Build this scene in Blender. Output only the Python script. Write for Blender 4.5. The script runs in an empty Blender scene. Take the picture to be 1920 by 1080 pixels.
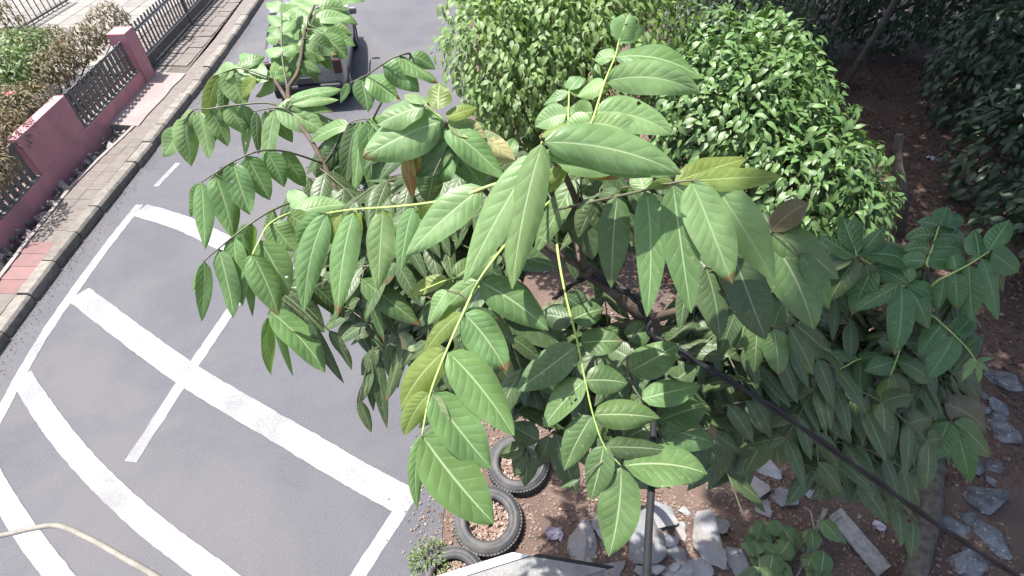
import bpy, bmesh, math, random
import numpy as np
from mathutils import Vector, Matrix, noise
R = math.radians
S = bpy.context.scene
COL = S.collection

# ------------------------------------------------------------------ camera
FPX, PITCH, HC = 1000.0, R(46), 5.0
cam = bpy.data.cameras.new('camera'); camo = bpy.data.objects.new('camera', cam); COL.objects.link(camo)
cam.sensor_width = 36.0; cam.lens = 36.0 * FPX / 1920.0
cam.clip_start = 0.02; cam.clip_end = 2000
camo.location = (0, 0, HC); camo.rotation_euler = (math.pi / 2 - PITCH, 0, 0)
S.camera = camo
# ------------------------------------------------------------------ sky, sun, exposure
SUN_EL = R(72); SUN_AZ = math.atan2(-0.99, 0.10)      # azimuth from +Y towards +X
sdir = Vector((math.sin(SUN_AZ) * math.cos(SUN_EL), math.cos(SUN_AZ) * math.cos(SUN_EL), math.sin(SUN_EL)))
w = bpy.data.worlds.new('World'); S.world = w; w.use_nodes = True
nt = w.node_tree; bg = nt.nodes['Background']
sky = nt.nodes.new('ShaderNodeTexSky'); sky.sky_type = 'NISHITA'; sky.sun_disc = False
sky.sun_elevation = SUN_EL; sky.sun_rotation = SUN_AZ; sky.dust_density = 3.0; sky.air_density = 1.0
nt.links.new(sky.outputs[0], bg.inputs[0]); bg.inputs[1].default_value = 0.10
sl = bpy.data.lights.new('sun', 'SUN'); sl.energy = 3.5; sl.angle = R(0.6); sl.color = (1, 0.965, 0.91)
so = bpy.data.objects.new('sun', sl); COL.objects.link(so)
so.rotation_euler = sdir.to_track_quat('Z', 'Y').to_euler()
S.view_settings.view_transform = 'Standard'; S.view_settings.look = 'None'
S.view_settings.gamma = 1.0; S.view_settings.use_curve_mapping = False
S.view_settings.exposure = 1.96

# ------------------------------------------------------------------ helpers
CF = Vector((0, math.cos(PITCH), -math.sin(PITCH))); CU = Vector((0, math.sin(PITCH), math.cos(PITCH))); CR = Vector((1, 0, 0))
CP = Vector((0, 0, HC))
def ray(x, y): return CF + CR * ((x - 960) / FPX) - CU * ((y - 540) / FPX)
def P(x, y, d): return CP + ray(x, y) * d
def G(x, y, z=0.0):
    r = ray(x, y); return CP + r * ((z - HC) / r.z)
def proj(p):
    v = p - CP; d = v.dot(CF)
    return 960 + FPX * v.dot(CR) / d, 540 - FPX * v.dot(CU) / d, d

def tag(o, label=None, cat=None, group=None, kind=None):
    if label: o['label'] = label
    if cat: o['category'] = cat
    if group: o['group'] = group
    if kind: o['kind'] = kind
    return o
def empty(name, loc=(0, 0, 0), rz=0):
    o = bpy.data.objects.new(name, None); COL.objects.link(o); o.location = loc; o.rotation_euler = (0, 0, rz); return o
def link(name, me, mat, parent=None, loc=None, smooth=False):
    if mat is not None and not me.materials: me.materials.append(mat)
    if smooth:
        me.polygons.foreach_set('use_smooth', [True] * len(me.polygons))
    o = bpy.data.objects.new(name, me); COL.objects.link(o)
    if parent is not None: o.parent = parent
    if loc is not None: o.location = loc
    return o
class MB:
    def __init__(s): s.v = []; s.f = []
    def add(s, v, f):
        b = len(s.v); s.v += [tuple(q) for q in v]; s.f += [tuple(i + b for i in q) for q in f]; return s
    def box(s, x0, x1, y0, y1, z0, z1, M=None):
        v = [Vector(q) for q in ((x0,y0,z0),(x1,y0,z0),(x1,y1,z0),(x0,y1,z0),(x0,y0,z1),(x1,y0,z1),(x1,y1,z1),(x0,y1,z1))]
        if M is not None: v = [M @ q for q in v]
        return s.add(v, [(0,3,2,1),(4,5,6,7),(0,1,5,4),(1,2,6,5),(2,3,7,6),(3,0,4,7)])
    def tube(s, pts, rad, n=8, cap=True):
        pts = [Vector(p) for p in pts]; m = len(pts)
        if not isinstance(rad, (list, tuple)): rad = [rad] * m
        up = Vector((0.13, 0.21, 0.97)); rings = []; prev = None
        for i, p in enumerate(pts):
            t = (pts[min(i + 1, m - 1)] - pts[max(i - 1, 0)]).normalized()
            if prev is None:
                a = t.cross(up)
                if a.length < 0.05: a = t.cross(Vector((1, 0, 0)))
            else: a = prev - t * prev.dot(t)
            a.normalize(); prev = a; b = t.cross(a)
            rings.append([p + (a * math.cos(2 * math.pi * k / n) + b * math.sin(2 * math.pi * k / n)) * rad[i] for k in range(n)])
        v = [q for r in rings for q in r]
        f = [(i * n + k, i * n + (k + 1) % n, (i + 1) * n + (k + 1) % n, (i + 1) * n + k) for i in range(m - 1) for k in range(n)]
        if cap: f += [tuple(range(n - 1, -1, -1)), tuple((m - 1) * n + k for k in range(n))]
        return s.add(v, f)
    def lathe(s, prof, n=40, c=(0, 0, 0), M=None):
        v = []
        for k in range(n):
            a = 2 * math.pi * k / n
            for r, z in prof:
                q = Vector((c[0] + r * math.cos(a), c[1] + r * math.sin(a), c[2] + z))
                v.append(M @ q if M is not None else q)
        m = len(prof)
        return s.add(v, [(k * m + j, ((k + 1) % n) * m + j, ((k + 1) % n) * m + (j + 1) % m, k * m + (j + 1) % m) for k in range(n) for j in range(m)])
    def mesh(s, name): 
        me = bpy.data.meshes.new(name); me.from_pydata(s.v, [], s.f); me.validate(); return me
    def obj(s, name, mat, parent=None, loc=None, smooth=False, bevel=0):
        o = link(name, s.mesh(name), mat, parent, loc, smooth)
        if bevel:
            m = o.modifiers.new('bevel', 'BEVEL'); m.width = bevel; m.segments = 2; m.limit_method = 'ANGLE'
        return o
def spline(pts, sub=5):
    pts = [Vector(p) for p in pts]
    if len(pts) < 3: return pts
    out = []
    for i in range(len(pts) - 1):
        p0 = pts[max(i - 1, 0)]; p1 = pts[i]; p2 = pts[i + 1]; p3 = pts[min(i + 2, len(pts) - 1)]
        for k in range(sub):
            t = k / sub
            out.append(0.5 * ((2 * p1) + (p2 - p0) * t + (2 * p0 - 5 * p1 + 4 * p2 - p3) * t * t + (3 * p1 - p0 - 3 * p2 + p3) * t ** 3))
    out.append(pts[-1]); return out
def sheet(name, pts, z, mat, parent=None):
    me = bpy.data.meshes.new(name); me.from_pydata([(p[0], p[1], z) for p in pts], [], [tuple(range(len(pts)))])
    bm = bmesh.new(); bm.from_mesh(me); bmesh.ops.triangulate(bm, faces=bm.faces[:])
    bm.normal_update()
    for f in bm.faces:
        if f.normal.z < 0: f.normal_flip()
    bm.to_mesh(me); bm.free()
    return link(name, me, mat, parent)

# ------------------------------------------------------------------ materials
class NT:
    def __init__(s, name):
        s.m = bpy.data.materials.new(name); s.m.use_nodes = True; s.t = s.m.node_tree
        s.b = s.t.nodes['Principled BSDF']; s.out = s.t.nodes['Material Output']
    def n(s, ty, **kw):
        q = s.t.nodes.new(ty)
        for k, v in kw.items():
            setattr(q, k, v)
        return q
    def l(s, a, b): s.t.links.new(a, b)
    def val(s, sock, v):
        if hasattr(v, 'is_linked') or isinstance(v, bpy.types.NodeSocket): s.l(v, sock)
        else: sock.default_value = v
    def math(s, op, a, b=0.0, c=0.0, clamp=False):
        q = s.n('ShaderNodeMath', operation=op, use_clamp=clamp)
        s.val(q.inputs[0], a); s.val(q.inputs[1], b); s.val(q.inputs[2], c); return q.outputs[0]
    def smooth(s, x, lo, hi):
        q = s.n('ShaderNodeMapRange', interpolation_type='SMOOTHSTEP'); s.val(q.inputs[0], x); q.inputs[1].default_value = lo; q.inputs[2].default_value = hi; return q.outputs[0]
    def mix(s, f, a, b, blend='MIX'):
        q = s.n('ShaderNodeMix', data_type='RGBA', blend_type=blend)
        s.val(q.inputs[0], f)
        for k, v in ((6, a), (7, b)):
            if isinstance(v, bpy.types.NodeSocket): s.l(v, q.inputs[k])
            else: q.inputs[k].default_value = (*v[:3], 1)
        return q.outputs[2]
    def noise(s, scale, detail=4, rough=0.55, vec=None, dist=0.0):
        q = s.n('ShaderNodeTexNoise'); q.inputs['Scale'].default_value = scale; q.inputs['Detail'].default_value = detail
        q.inputs['Roughness'].default_value = rough; q.inputs['Distortion'].default_value = dist
        s.l(vec if vec is not None else s.pos(), q.inputs['Vector']); return q.outputs[0]
    def pos(s):
        if not hasattr(s, '_p'): s._p = s.n('ShaderNodeNewGeometry').outputs['Position']
        return s._p
    def rnd(s):
        at = s.n('ShaderNodeAttribute'); at.attribute_name = 'leaf_rnd'
        return s.math('FRACT', s.math('ADD', s.n('ShaderNodeObjectInfo').outputs['Random'], at.outputs['Fac']))
    def bump(s, h, strength=0.4, dist=0.01):
        q = s.n('ShaderNodeBump'); q.inputs['Strength'].default_value = strength; q.inputs['Distance'].default_value = dist
        s.l(h, q.inputs['Height']); s.l(q.outputs[0], s.b.inputs['Normal']); return q.outputs[0]
    def color(s, c):
        if isinstance(c, bpy.types.NodeSocket): s.l(c, s.b.inputs['Base Color'])
        else: s.b.inputs['Base Color'].default_value = (*c, 1)
    def rough(s, r): s.b.inputs['Roughness'].default_value = r
def scale(c, k): return tuple(min(1, q * k) for q in c)

def surf(name, col, col2=None, ns=6.0, rough=0.85, bump=0.3, bs=60, bd=0.004, speck=None, rv=0.0, metal=0.0, spec=0.4, big=None):
    m = NT(name)
    c2 = col2 or scale(col, 0.7)
    f = m.smooth(m.noise(ns, 6, 0.6), 0.32, 0.68)
    c = m.mix(f, col, c2)
    if big: c = m.mix(m.smooth(m.noise(big[1], 4, 0.6, dist=0.6), 0.42, 0.66), c, big[0])
    if speck:
        v = m.noise(speck[1], 2, 0.5); c = m.mix(m.math('MULTIPLY', m.smooth(v, 0.56, 0.72), speck[2]), c, speck[0])
    if rv:
        r = m.math('MULTIPLY_ADD', m.rnd(), 2 * rv, 1 - rv)
        q = m.n('ShaderNodeVectorMath', operation='SCALE'); m.l(c, q.inputs[0]); m.l(r, q.inputs['Scale']); c = q.outputs[0]
    m.color(c); m.rough(rough); m.b.inputs['Metallic'].default_value = metal; m.b.inputs['Specular IOR Level'].default_value = spec
    if bump: m.bump(m.noise(bs, 5, 0.65), bump, bd)
    return m.m

def leafmat(name, col, trans, vein, nveins=7.5, rough=0.46, tr=0.32, quilt=0.24, stain=None, rv=0.22, holes=False):
    m = NT(name)
    uv = m.n('ShaderNodeUVMap').outputs[0]
    sp = m.n('ShaderNodeSeparateXYZ'); m.l(uv, sp.inputs[0])
    u, v = sp.outputs[0], sp.outputs[1]
    a = m.math('MULTIPLY', m.math('ABSOLUTE', m.math('SUBTRACT', u, 0.5)), 2.0)
    rib = m.math('SUBTRACT', 1.0, m.smooth(a, 0.02, 0.06))
    rnd = m.rnd()
    nv = m.math('MULTIPLY_ADD', rnd, 2.5, nveins)
    side = m.math('GREATER_THAN', u, 0.5)
    s = m.math('MULTIPLY', nv, m.math('SUBTRACT', v, m.math('MULTIPLY', m.math('POWER', a, 0.85), 0.17)))
    s = m.math('ADD', s, m.math('MULTIPLY', side, 0.45))
    s = m.math('ADD', s, m.math('MULTIPLY', m.noise(9, 2, 0.5), 0.35))
    tri = m.math('MULTIPLY', m.math('ABSOLUTE', m.math('SUBTRACT', m.math('FRACT', s), 0.5)), 2.0)
    sv = m.math('MULTIPLY', m.smooth(tri, 0.90, 0.99), m.math('SUBTRACT', 1.0, m.smooth(a, 0.55, 0.97)))
    vm = m.math('MAXIMUM', m.math('MULTIPLY', rib, 0.85), m.math('MULTIPLY', sv, 0.30))
    mot = m.noise(38, 4, 0.6)
    c = m.mix(m.smooth(mot, 0.3, 0.72), scale(col, 1.12), scale(col, 0.84))
    k = m.math('MULTIPLY_ADD', rnd, 2 * rv, 1 - rv)
    q = m.n('ShaderNodeVectorMath', operation='SCALE'); m.l(c, q.inputs[0]); m.l(k, q.inputs['Scale']); c = q.outputs[0]
    rn2 = m.math('FRACT', m.math('MULTIPLY', rnd, 17.31))
    c = m.mix(m.math('MULTIPLY', rn2, 0.30), c, (col[0] * 1.3, col[1] * 1.05, col[2] * 0.7))
    # blemishes: small pale scars and brown spots, a few per leaf
    sc = m.smooth(m.noise(95, 2, 0.5), 0.68, 0.74); c = m.mix(m.math('MULTIPLY', sc, 0.5), c, (0.30, 0.30, 0.17))
    br = m.smooth(m.noise(21, 3, 0.6), 0.69, 0.76); c = m.mix(m.math('MULTIPLY', br, 0.7), c, (0.16, 0.09, 0.035))
    tipn = m.math('MULTIPLY', m.smooth(m.math('ADD', v, m.math('MULTIPLY', m.noise(45, 3, 0.6), 0.3)), 1.02, 1.10), m.math('GREATER_THAN', m.math('FRACT', m.math('MULTIPLY', rnd, 7.7)), 0.86)); c = m.mix(tipn, c, (0.15, 0.085, 0.04))
    if stain is not None:
        e = m.math('ADD', m.math('MULTIPLY', v, 0.6), m.noise(26, 4, 0.6)); c = m.mix(m.smooth(e, stain[1], stain[1] + 0.16), c, stain[0])
    c = m.mix(vm, c, vein)
    m.color(c); m.rough(rough); m.b.inputs['Specular IOR Level'].default_value = 0.45
    wave = m.math('SUBTRACT', 1.0, m.math('POWER', tri, 2.2))
    h = m.math('MULTIPLY', m.math('MULTIPLY', wave, m.smooth(a, 0.0, 0.25)), m.math('SUBTRACT', 1.0, m.smooth(a, 0.6, 1.0)))
    h = m.math('ADD', h, m.math('MULTIPLY', rib, -0.6)); h = m.math('ADD', h, m.math('MULTIPLY', mot, 0.25))
    nrm = m.bump(h, quilt, 0.0035)
    tb = m.n('ShaderNodeBsdfTranslucent'); m.l(m.mix(vm, trans, scale(trans, 0.8)), tb.inputs[0]); m.l(nrm, tb.inputs['Normal'])
    if holes:
        hm = m.math('MULTIPLY', m.math('GREATER_THAN', m.noise(34, 2, 0.5), 0.735), m.math('GREATER_THAN', m.math('FRACT', m.math('MULTIPLY', rnd, 5.3)), 0.55))
    mx = m.n('ShaderNodeMixShader'); mx.inputs[0].default_value = tr
    m.l(m.b.outputs[0], mx.inputs[1]); m.l(tb.outputs[0], mx.inputs[2]); last = mx.outputs[0]
    if holes:
        tp = m.n('ShaderNodeBsdfTransparent'); m3 = m.n('ShaderNodeMixShader'); m.l(hm, m3.inputs[0]); m.l(last, m3.inputs[1]); m.l(tp.outputs[0], m3.inputs[2]); last = m3.outputs[0]
    m.l(last, m.out.inputs[0])
    return m.m
VE = (0.33, 0.42, 0.23)
LM = {
 'm': leafmat('leaflet_green', (0.100, 0.186, 0.070), (0.18, 0.33, 0.05), VE, holes=True),
 'b': leafmat('leaflet_fresh', (0.142, 0.232, 0.098), (0.24, 0.40, 0.07), VE, tr=0.36, holes=True),
 'y': leafmat('leaflet_backlit', (0.150, 0.210, 0.062), (0.32, 0.43, 0.07), (0.40, 0.46, 0.2), tr=0.5),  # backlit glow put into a yellower, more translucent green
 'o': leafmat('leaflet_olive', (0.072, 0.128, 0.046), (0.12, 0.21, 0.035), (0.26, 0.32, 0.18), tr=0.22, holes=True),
 'd': leafmat('leaflet_shaded', (0.052, 0.086, 0.036), (0.08, 0.14, 0.03), (0.19, 0.26, 0.15), tr=0.2),  # shaded copy of the leaflet green, crown shadow put into the colour
 'n': leafmat('leaflet_shade_dimmed', (0.056, 0.130, 0.050), (0.09, 0.20, 0.04), (0.21, 0.31, 0.17), tr=0.25, quilt=0.45),  # right tree's greener leaf, darkened further to stand in for its shade
 'r': leafmat('leaflet_bronze', (0.115, 0.105, 0.062), (0.22, 0.17, 0.06), (0.28, 0.26, 0.15), tr=0.3),
 'x': leafmat('leaflet_withered', (0.24, 0.21, 0.06), (0.4, 0.32, 0.06), (0.4, 0.34, 0.18), stain=((0.20, 0.08, 0.035), 0.62), tr=0.35),
 'w': leafmat('leaflet_yellowing', (0.15, 0.20, 0.11), (0.26, 0.34, 0.1), (0.36, 0.4, 0.2), stain=((0.44, 0.40, 0.20), 0.74), tr=0.35),
}
M = {}
M['rachis'] = surf('leaf_stalk_green', (0.30, 0.38, 0.10), (0.20, 0.30, 0.09), 40, 0.5, 0.1, 200, 0.001)
M['rachis_dark'] = surf('leaf_stalk_brown', (0.09, 0.10, 0.05), (0.06, 0.05, 0.035), 40, 0.6, 0.1, 200, 0.001)
M['bark'] = surf('bark', (0.085, 0.060, 0.044), (0.045, 0.034, 0.026), 22, 0.9, 0.7, 60, 0.006, speck=((0.12, 0.105, 0.085), 30, 0.5))
M['bark_grey'] = surf('grey_bark', (0.10, 0.085, 0.07), (0.045, 0.038, 0.031), 14, 0.92, 0.8, 40, 0.012)
M['asphalt'] = surf('asphalt', (0.067, 0.0665, 0.0755), (0.056, 0.0555, 0.064), 1.3, 0.88, 0.5, 160, 0.004, speck=((0.125, 0.122, 0.13), 95, 0.75), big=((0.076, 0.0735, 0.078), 0.5))
def paintmat():
    m = NT('road_paint')
    wear = m.math('ADD', m.math('MULTIPLY', m.noise(75, 4, 0.7), 0.75), m.math('MULTIPLY', m.noise(2.2, 3, 0.5), 0.55))
    f = m.smooth(wear, 0.58, 0.74)
    c = m.mix(m.noise(4, 4, 0.6), (0.27, 0.27, 0.278), (0.205, 0.205, 0.21))
    m.color(m.mix(m.math('MULTIPLY', f, 0.75), c, (0.09, 0.088, 0.09))); m.rough(0.75)
    m.bump(m.noise(150, 4, 0.6), 0.35, 0.003); return m.m
M['paint'] = paintmat()
M['soil'] = surf('soil', (0.115, 0.077, 0.062), (0.076, 0.050, 0.041), 3.0, 0.95, 0.9, 45, 0.02, speck=((0.14, 0.105, 0.085), 60, 0.7), big=((0.082, 0.058, 0.048), 0.7))
M['kerb'] = surf('kerb_concrete', (0.165, 0.15, 0.132), (0.11, 0.10, 0.088), 9, 0.9, 0.6, 55, 0.006, rv=0.14, speck=((0.08, 0.085, 0.06), 25, 0.5))
M['paver'] = surf('paver_concrete', (0.126, 0.110, 0.099), (0.102, 0.088, 0.080), 7, 0.9, 0.4, 70, 0.004, rv=0.05, speck=((0.07, 0.06, 0.052), 30, 0.35))
M['paver_pink'] = surf('paver_pink', (0.165, 0.090, 0.088), (0.135, 0.082, 0.078), 7, 0.9, 0.4, 70, 0.004, rv=0.10)
M['sand'] = surf('joint_sand', (0.095, 0.082, 0.07), (0.065, 0.056, 0.048), 12, 0.95, 0.4, 80, 0.004)
M['concrete'] = surf('pale_concrete', (0.21, 0.185, 0.175), (0.17, 0.145, 0.135), 3.5, 0.85, 0.35, 40, 0.005, big=((0.20, 0.14, 0.135), 1.1))
M['red'] = surf('red_wall_paint', (0.43, 0.185, 0.205), (0.36, 0.155, 0.172), 2.6, 0.72, 0.25, 50, 0.003, speck=((0.30, 0.2, 0.19), 18, 0.4), big=((0.30, 0.15, 0.155), 1.7))
M['iron'] = surf('fence_iron', (0.07, 0.07, 0.07), (0.045, 0.043, 0.042), 12, 0.5, 0.15, 90, 0.001, spec=0.5)
M['slat'] = surf('fence_slat', (0.115, 0.113, 0.108), (0.075, 0.072, 0.068), 12, 0.6, 0.15, 90, 0.001)
M['ironw'] = surf('gate_rail_paint', (0.34, 0.32, 0.315), (0.24, 0.22, 0.215), 12, 0.5, 0.1, 90, 0.001)
M['rubble'] = surf('rubble', (0.22, 0.20, 0.185), (0.13, 0.12, 0.112), 8, 0.92, 0.5, 50, 0.008, rv=0.35)
M['gutter'] = surf('gutter_dirt', (0.085, 0.075, 0.065), (0.05, 0.045, 0.04), 8, 0.95, 0.8, 40, 0.012)
M['rock'] = surf('grey_rock', (0.205, 0.21, 0.222), (0.135, 0.14, 0.148), 5, 0.85, 0.8, 26, 0.014, rv=0.22, speck=((0.22, 0.22, 0.225), 40, 0.5), big=((0.165, 0.15, 0.138), 3.2))
M['rock_dark'] = surf('mottled_rock', (0.15, 0.16, 0.175), (0.05, 0.054, 0.058), 11, 0.85, 0.8, 26, 0.014, rv=0.25, speck=((0.30, 0.31, 0.33), 22, 0.7))
def tyremat():
    m = NT('tyre_rubber'); f = m.smooth(m.noise(9, 5, 0.6), 0.3, 0.7)
    m.color(m.mix(f, (0.030, 0.031, 0.034), (0.062, 0.059, 0.056))); m.rough(0.72); m.bump(m.noise(90, 4, 0.6), 0.25, 0.003); return m.m
M['tyre'] = tyremat()
M['litter'] = surf('leaf_litter', (0.175, 0.132, 0.105), (0.095, 0.062, 0.047), 9, 0.9, 0.0, rv=0, speck=((0.26, 0.215, 0.175), 14, 0.9))
M['litter_dark'] = surf('dead_leaves', (0.15, 0.082, 0.064), (0.06, 0.036, 0.028), 11, 0.9, 0.0, rv=0, speck=((0.26, 0.20, 0.16), 9, 0.9))
M['gravel'] = surf('gravel', (0.22, 0.175, 0.14), (0.15, 0.085, 0.07), 20, 0.9, 0.0, speck=((0.34, 0.32, 0.28), 16, 0.9))
M['white'] = surf('white_sheet_metal', (0.46, 0.46, 0.46), (0.38, 0.385, 0.38), 6, 0.5, 0.1, 40, 0.002, speck=((0.45, 0.43, 0.4), 22, 0.35))
M['cement'] = surf('cement_render', (0.17, 0.168, 0.165), (0.125, 0.123, 0.12), 8, 0.9, 0.5, 70, 0.004, speck=((0.26, 0.255, 0.245), 60, 0.5))
M['blackp'] = surf('black_plastic', (0.012, 0.013, 0.015), (0.018, 0.0185, 0.02), 20, 0.55, 0.1, 120, 0.001, spec=0.25)
M['beige'] = surf('beige_sleeve', (0.18, 0.168, 0.145), (0.13, 0.12, 0.102), 30, 0.7, 0.25, 200, 0.002)
M['pole'] = surf('galvanised_steel', (0.42, 0.43, 0.44), (0.33, 0.34, 0.35), 9, 0.45, 0.1, 60, 0.001, metal=0.8)
M['wood_pale'] = surf('weathered_wood', (0.24, 0.23, 0.215), (0.14, 0.13, 0.12), 16, 0.9, 0.7, 45, 0.006)
M['paper'] = surf('litter_paper', (0.42, 0.40, 0.44), (0.20, 0.17, 0.24), 40, 0.7, 0.1, 60, 0.002)
M['tile'] = surf('pale_tile', (0.17, 0.155, 0.138), (0.13, 0.12, 0.105), 6, 0.7, 0.2, 60, 0.002, rv=0.12)
M['grey_wall'] = surf('grey_wall', (0.33, 0.33, 0.32), (0.27, 0.265, 0.26), 3, 0.85, 0.3, 30, 0.004)
M['b1'] = leafmat('shrub_leaf', (0.110, 0.182, 0.058), (0.20, 0.32, 0.05), (0.21, 0.28, 0.12), nveins=6, rough=0.48, tr=0.30, quilt=0.25, rv=0.4)
M['b3'] = leafmat('shiny_shrub_leaf', (0.078, 0.148, 0.050), (0.13, 0.24, 0.04), (0.19, 0.27, 0.12), nveins=6, rough=0.40, tr=0.24, quilt=0.25, rv=0.4)
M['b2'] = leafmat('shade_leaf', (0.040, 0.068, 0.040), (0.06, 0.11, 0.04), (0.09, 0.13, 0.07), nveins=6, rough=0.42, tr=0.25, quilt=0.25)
M['dry'] = leafmat('dry_foliage', (0.125, 0.105, 0.065), (0.16, 0.135, 0.06), (0.2, 0.17, 0.11), nveins=5, rough=0.7, tr=0.3, quilt=0.2, rv=0.3)
M['garden'] = leafmat('garden_leaf', (0.10, 0.15, 0.06), (0.16, 0.25, 0.06), (0.3, 0.4, 0.15), nveins=5, rough=0.5, tr=0.3, quilt=0.2)
M['flower'] = surf('red_petal', (0.6, 0.03, 0.04), (0.45, 0.02, 0.03), 30, 0.5, 0)
m = NT('car_paint'); m.color((0.15, 0.155, 0.16)); m.b.inputs['Metallic'].default_value = 0.35; m.rough(0.32); m.b.inputs['Coat Weight'].default_value = 0.6; M['car'] = m.m
m = NT('car_glass'); m.color((0.012, 0.014, 0.016)); m.rough(0.06); m.b.inputs['Specular IOR Level'].default_value = 0.6; M['glass'] = m.m
m = NT('tail_light'); m.color((0.03, 0.006, 0.006)); m.rough(0.2); M['tail'] = m.m
m = NT('number_plate_black'); m.color((0.03, 0.03, 0.03)); m.rough(0.4); M['plate'] = m.m

# ------------------------------------------------------------------ setting: ground, road, pavement
def grid_ground():
    xs = [-400, -120, -40, -15] + list(np.arange(-8, 12.01, 0.5)) + [16, 25, 60, 150, 400]
    ys = [-400, -100, -30, -8] + list(np.arange(-2, 18.01, 0.5)) + [24, 35, 70, 150, 400]
    v = []
    for y in ys:
        for x in xs:
            z = 0.0
            if x > -0.5 and -2 <= y <= 18 and x <= 12:
                z = 0.05 * (noise.noise((x * 0.8, y * 0.8, 3)) + 0.4 * noise.noise((x * 2.2, y * 2.2, 1))) * min(1, (x + 0.5) / 1.2)
            v.append((x, y, z - 0.012))
    n = len(xs)
    f = [(j * n + i, j * n + i + 1, (j + 1) * n + i + 1, (j + 1) * n + i) for j in range(len(ys) - 1) for i in range(n - 1)]
    me = bpy.data.meshes.new('ground'); me.from_pydata(v, [], f)
    o = link('ground', me, M['soil'], smooth=True); tag(o, kind='structure')
def gz(x, y):
    if x > -0.5 and -2 <= y <= 18 and x <= 12:
        return 0.05 * (noise.noise((x * 0.8, y * 0.8, 3)) + 0.4 * noise.noise((x * 2.2, y * 2.2, 1))) * min(1, (x + 0.5) / 1.2) - 0.012
    return -0.012
grid_ground()
KY = [-60, 0, 3.79, 5.03, 6.52, 8.1, 11.0, 14.92, 40, 120]
KX = [-5.7, -5.75, -5.98, -6.08, -6.15, -6.20, -6.36, -6.68, -9.0, -17.0]
def kx(y): return float(np.interp(y, KY, KX))
rnd = random.Random(5)
edge_r = [(-0.9, -60), (-0.75, -2)] + [(-0.62 - 0.035 * max(0, y - 2) + 0.05 * noise.noise((y * 2.3, 0.2, 0)) + 0.03 * noise.noise((y * 7, 4, 0)), y) for y in np.arange(-1, 16, 0.18)] + [(-1.4, 20), (-2.5, 40), (-9, 120)]
road_pts = [(kx(y) + 0.02, y) for y in [-60, -20, -4] + list(np.arange(0, 16, 1.0)) + [20, 40, 80, 120]] + edge_r[::-1]
tag(sheet('road', road_pts, 0.0, M['asphalt']), kind='structure')
def mark(name, px, z, label, cat='road marking', group=None):
    pts = [G(x, y) for x, y in px]
    o = sheet(name, pts, z, M['paint']); tag(o, label, cat, group)
def gline(pts, w):          # offset a ground polyline to a strip
    L = []; Rr = []
    q_ = [Vector((p[0], p[1], 0)) for p in pts]; q_ = spline(q_, 4) if len(q_) > 2 else q_; out = []
    for a, b in zip(q_[:-1], q_[1:]):
        n = max(1, int((b - a).length / 0.045))
        out += [(a.lerp(b, k / n)).xy for k in range(n)]
    pts = out + [q_[-1].xy]; w0 = w
    for i, p in enumerate(pts):
        w = w0 + 0.016 * noise.noise((p[0] * 9, p[1] * 9, 3)) + 0.010 * noise.noise((p[0] * 30, p[1] * 30, 8))
        a = Vector(pts[max(i - 1, 0)]); b = Vector(pts[min(i + 1, len(pts) - 1)]); t = (b - a).normalized(); n = Vector((-t.y, t.x))
        q = Vector(p); L.append(q + n * w / 2); Rr.append(q - n * w / 2)
    return L + Rr[::-1]
def gp(px): return [G(x, y).xy for x, y in px]
def strip(name, px, w, z, label, ext0=None, ext1=None):
    p = [Vector(q) for q in gp(px)]
    if ext0: p = [p[0] + (p[0] - p[1]).normalized() * ext0] + p
    if ext1: p = p + [p[-1] + (p[-1] - p[-2]).normalized() * ext1]
    o = sheet(name, gline(p, w), z, M['paint']); tag(o, label, 'road marking', 'white painted grid on the road')
strip('edge_line', [(0, 778), (40, 702), (90, 618), (148, 534), (205, 456), (262, 384)], 0.115, 0.004, 'thin white edge line running along the kerb side of the grid', 1.5)
strip('edge_line', [(292, 350), (334, 306)], 0.085, 0.004, 'short separate white dash beyond the grid, near the kerb')
strip('centre_line', [(245, 866), (297, 786), (345, 712), (440, 572), (500, 488)], 0.125, 0.004, 'white centre line crossing the long cross bar at the middle of the lane grid', 0, 0.9)
strip('edge_line', [(668, 1085), (722, 1002), (770, 930)], 0.125, 0.004, 'white line on the road beside the tyres, leaving the bottom of the picture', 1.2, 0.1)
strip('cross_bar', [(262, 394), (345, 420), (440, 466), (530, 512)], 0.29, 0.008, 'farthest thick white cross bar, half hidden by leaves', 0, 1.6)
strip('cross_bar', [(148, 552), (240, 622), (345, 698), (450, 762), (560, 826), (665, 888), (772, 946)], 0.27, 0.008, 'longest thick white cross bar in the middle of the road')
strip('cross_bar', [(40, 706), (100, 796), (170, 880), (270, 975), (400, 1075)], 0.20, 0.008, 'thick white cross bar second nearest the bottom left corner', 0, 1.2)
strip('cross_bar', [(-30, 870), (0, 922), (50, 1000), (112, 1082)], 0.17, 0.008, 'nearest white cross bar in the bottom left corner', 0, 1.0)

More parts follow.
